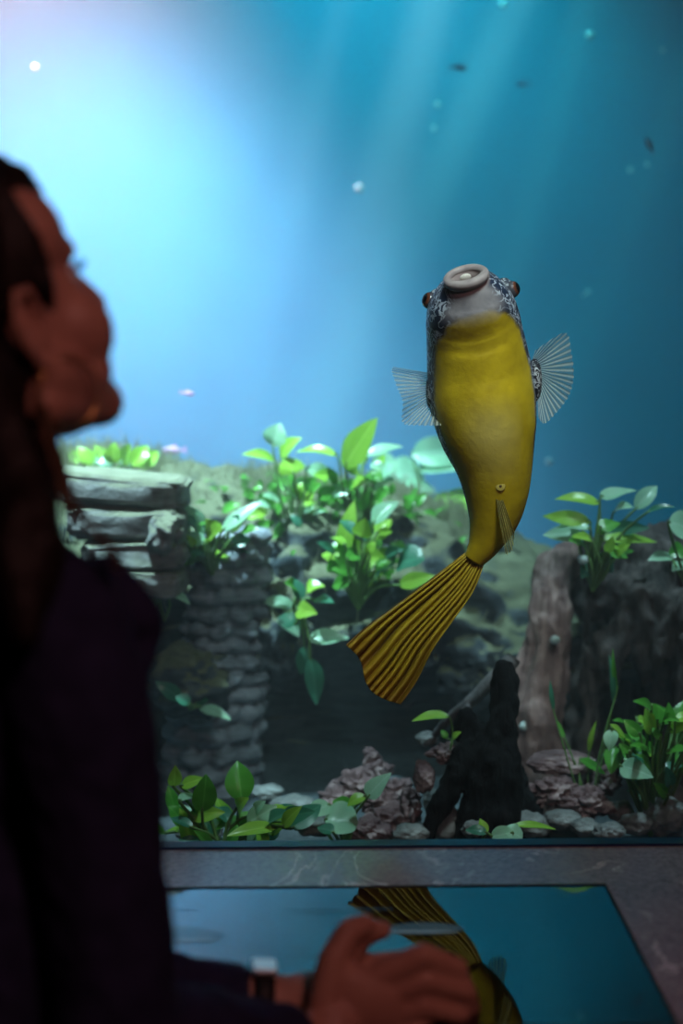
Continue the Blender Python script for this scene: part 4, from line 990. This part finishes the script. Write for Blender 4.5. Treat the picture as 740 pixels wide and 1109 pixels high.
def clothes():
    jm = mat('dark_navy_jacket', rough=0.9, spec=0.1); k = N(jm); c = k.coord()
    k.base(k.ramp(k.noise(c, 30, 4), ((0.3, (0.016, 0.018, 0.046)), (0.7, (0.026, 0.028, 0.072)))))
    k.bump(k.noise(c, 300, 2), 0.3, 0.002)
    wr = lambda amp: (lambda co, n: co + n * (amp * fbm((co.x, co.y, co.z * 1.6), 9, 3) + amp * .6 * fbm((co.x * 2 + co.z, co.y, co.z), 22, 2)))
    b = Blob()
    b.ell(CHEST - Up0 * .06, (.108, .158, .145), BM); b.ell(CHEST - Up0 * .26, (.102, .145, .19), BM); b.ell(HIP + Up0 * .06, (.112, .160, .14), BM); b.ell(HIP - Up0 * .04, (.115, .165, .10), BM)
    nb = CHEST + Up0 * .07 - BF * .015
    b.chain([nb, SH_R + Up0 * .0], [.062, .054]); b.chain([nb, SH_L], [.062, .054])
    fr = lambda a, b_, t: a.lerp(b_, t)
    b.chain([SH_R, P(96, 830, 1.065), EL_R, fr(EL_R, WR_R, .8)], [.055, .054, .050, .036])
    b.chain([SH_L, fr(SH_L, EL_L, .5), EL_L, fr(EL_L, WR_L, .42), fr(EL_L, WR_L, .72)], [.056, .054, .052, .044, .034])
    child(link('jacket', b.mesh('jacket', .006, 6, wr(.005)), jm), person)
    # stand collar and pointed lapel
    b = Blob(); ringc = nb + Up0 * .035; pts = []
    for i in range(17):
        a = 2 * math.pi * i / 16; pts.append(ringc + BR * (.062 * math.sin(a)) + BF * (.060 * math.cos(a)) + Up0 * (.008 * -math.cos(a)))
    b.chain(pts, [.015] * 17); b.chain([p - Up0 * .022 for p in pts], [.017] * 17)
    child(link('collar', b.mesh('collar', .005, 4), jm), person)
    b = Blob(); b.chain([P(110, 640, 1.15), P(150, 668, 1.15), P(170, 683, 1.15)], [.03, .020, .006]); b.chain([P(170, 683, 1.15), P(150, 708, 1.15), P(120, 730, 1.14)], [.006, .016, .03])
    child(link('lapel', b.mesh('lapel', .004, 4), jm), person)
    tm = mat('black_trousers', (0.012, 0.012, 0.014), .85)
    b = Blob(); b.ell(HIP - Up0 * .03, (.105, .152, .10), BM)
    for hj, ft in zip(HIPJ, FEET): b.chain([hj, hj.lerp(ft, .5) + BF * .02, ft + Up0 * .07], [.092, .068, .056])
    child(link('trousers', b.mesh('trousers', .009, 4, wr(.008)), tm), person)
    for ft in FEET:
        b = Blob(); b.cap(ft + Up0 * .045 - BF * .03, ft + Up0 * .038 + BF * .14, .044, .037); b.cap(ft + Up0 * .05 - BF * .02, ft + Up0 * .10 - BF * .02, .044, .046)
        def sole(co, n): co.z = max(co.z, .0); return co
        child(link('shoe', b.mesh('shoe', .006, 3, sole), mat('black_shoe', (0.01, 0.01, 0.01), .4)), person)
    # hair: cap, side sweep, long fall behind the shoulder, loose lock
    hm = mat('dark_brown_hair', rough=0.55, spec=0.25); k = N(hm); c = k.coord((9, 9, 1))
    k.base(k.ramp(k.noise(c, 14, 4, .6, .5), ((0.3, (0.004, 0.003, 0.0028)), (0.7, (0.012, 0.007, 0.0055))))); k.bump(k.noise(k.coord((14, 14, .8)), 14, 3, .6, .4), .5, .006)
    b = Blob(); E = lambda f, r, u, rad: b.ell(H(f, r, u), rad, HM)
    E(-.030, 0, .045, (.096, .085, .092)); E(-.008, 0, .092, (.058, .060, .040)); E(-.05, 0, 0, (.082, .078, .10)); b.ell(P(-12, 230, 1.15), .046); b.ell(P(-60, 225, 1.13), .06)
    for s in (1, -1):
        b.chain([H(.030, .052 * s, .085), H(.026, .070 * s, .045), H(.022, .078 * s, .018), H(.020, .079 * s, -.004)], [.016, .014, .011, .005])
        b.chain([H(-.03, .060 * s, .05), H(-.06, .062 * s, .0), H(-.065, .060 * s, -.05), H(-.07, .058 * s, -.11)], [.03, .026, .030, .034])
    b.chain([H(-.05, 0, -.02), H(-.075, .0, -.09), nb - BF * .075 + Up0 * .02, nb - BF * .11 - Up0 * .10, nb - BF * .115 - Up0 * .2], [.08, .07, .06, .055, .03])
    b.chain([H(-.065, .06, -.08), P(24, 520, 1.07), P(28, 600, 1.02), P(30, 690, .99)], [.034, .028, .028, .012])
    hair = child(link('hair', b.mesh('hair', .005, 4, lambda co, n: co + n * .006 * fbm((co.x * 3, co.y * 3, co.z * .5), 14, 3)), hm), person)
    bm = bmesh.new(); rnd = random.Random(4)
    for i in range(26):
        o = rnd.uniform(-1, 1); q = rnd.uniform(-.012, .012)
        tube_into(bm, crom([P(44 + o * 6, 440, 1.08 + q), P(62 + o * 8, 500, 1.08 + q), P(76 + o * 7, 548, 1.07 + q), P(104 + o * 8, 576 + o * 4, 1.05 + q), P(128 + o * 5, 606 + rnd.uniform(-10, 14), 1.03 + q)], 18), .0013, .0006, 5)
    o = child(link('loose_lock', from_bm(bm, 'lock'), mat('light_brown_lock', (0.10, 0.06, 0.035), .5)), person); o['label'] = 'lighter brown loose lock over the shoulder'
    # lashes, eyes, earring, watch
    lash = mat('black_lash', (0.004, 0.004, 0.005), .6)
    for s in (1, -1):
        bm = bmesh.new(); rt = [H(.083 - .006 * abs(i - 4) / 5, (.018 + .0024 * i) * s, .007) for i in range(11)]
        tube_into(bm, rt, .0009, .0009, 5)
        for p0 in rt: tube_into(bm, [p0, p0 + Fw * .007 - Uh * .001, p0 + Fw * .012 + Uh * .004 + Rt * s * .003], .0008, .0004, 4)
        child(link('eyelashes', from_bm(bm, 'lash'), lash), person)
    for s in (1, -1):
        bm = bmesh.new(); bmesh.ops.create_uvsphere(bm, u_segments=18, v_segments=12, radius=.0125, matrix=Matrix.Translation(H(.072, .030 * s, .004)))
        child(link('eye', from_bm(bm, 'eye'), mat('eye_white', (.6, .6, .6), .2)), person)
    bm = bmesh.new(); hc = H(.008, .076, -.068)
    ring = [hc + (Fw * math.sin(t) + Uh * math.cos(t)) * .027 for t in [2 * math.pi * i / 40 for i in range(41)]]
    tube_into(bm, ring, .0014, .0014, 8)
    child(link('hoop_earring', from_bm(bm, 'hoop'), mat('gold', (0.7, 0.42, 0.16), .3, .5, Metallic=1.0)), person)
    w0 = WR_L.lerp(EL_L, .12); ax = (WR_L - EL_L).normalized(); a1 = ax.cross(Up0).normalized(); a2 = a1.cross(ax).normalized()
    wm = mat('dark_watch_strap', (0.015, 0.015, 0.018), .5)
    pts = [[w0 + ax * d + (a1 * math.cos(t) + a2 * math.sin(t)) * rad for t in [2 * math.pi * i / 40 for i in range(40)]] for d, rad in ((-.010, .0265), (-.010, .0295), (.010, .0292), (.010, .026))]
    me = grid_mesh('strap', pts, close_v=True, close_u=True); strap = link('watch', me, wm); child(strap, person)
    top = w0 + a2 * .031 if a2.z > 0 else w0 - a2 * .031; n = (top - w0).normalized(); bm = box_bm(-.0125, .0125, -.014, .014, -.003, .005, .003, 3)
    Mw = Matrix((ax, n.cross(ax).normalized(), n)).transposed()
    for v in bm.verts: v.co = top + Mw @ v.co
    fc = link('watch_case', from_bm(bm, 'case', False), mat('silver_case', (0.85, 0.88, 0.9), .4, .5, Metallic=1.0)); fc.data.transform(Matrix.Translation(-person.location)); fc.parent = strap
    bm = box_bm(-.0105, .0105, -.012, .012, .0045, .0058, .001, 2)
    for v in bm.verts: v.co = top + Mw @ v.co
    fc = link('watch_glass', from_bm(bm, 'wglass', False), pic_mat('emissive_watch_face', (0.45, 0.68, 0.85), .32)); fc.data.transform(Matrix.Translation(-person.location)); fc.parent = strap  # bright pale-blue patch of the watch glass is put in as emission
clothes()
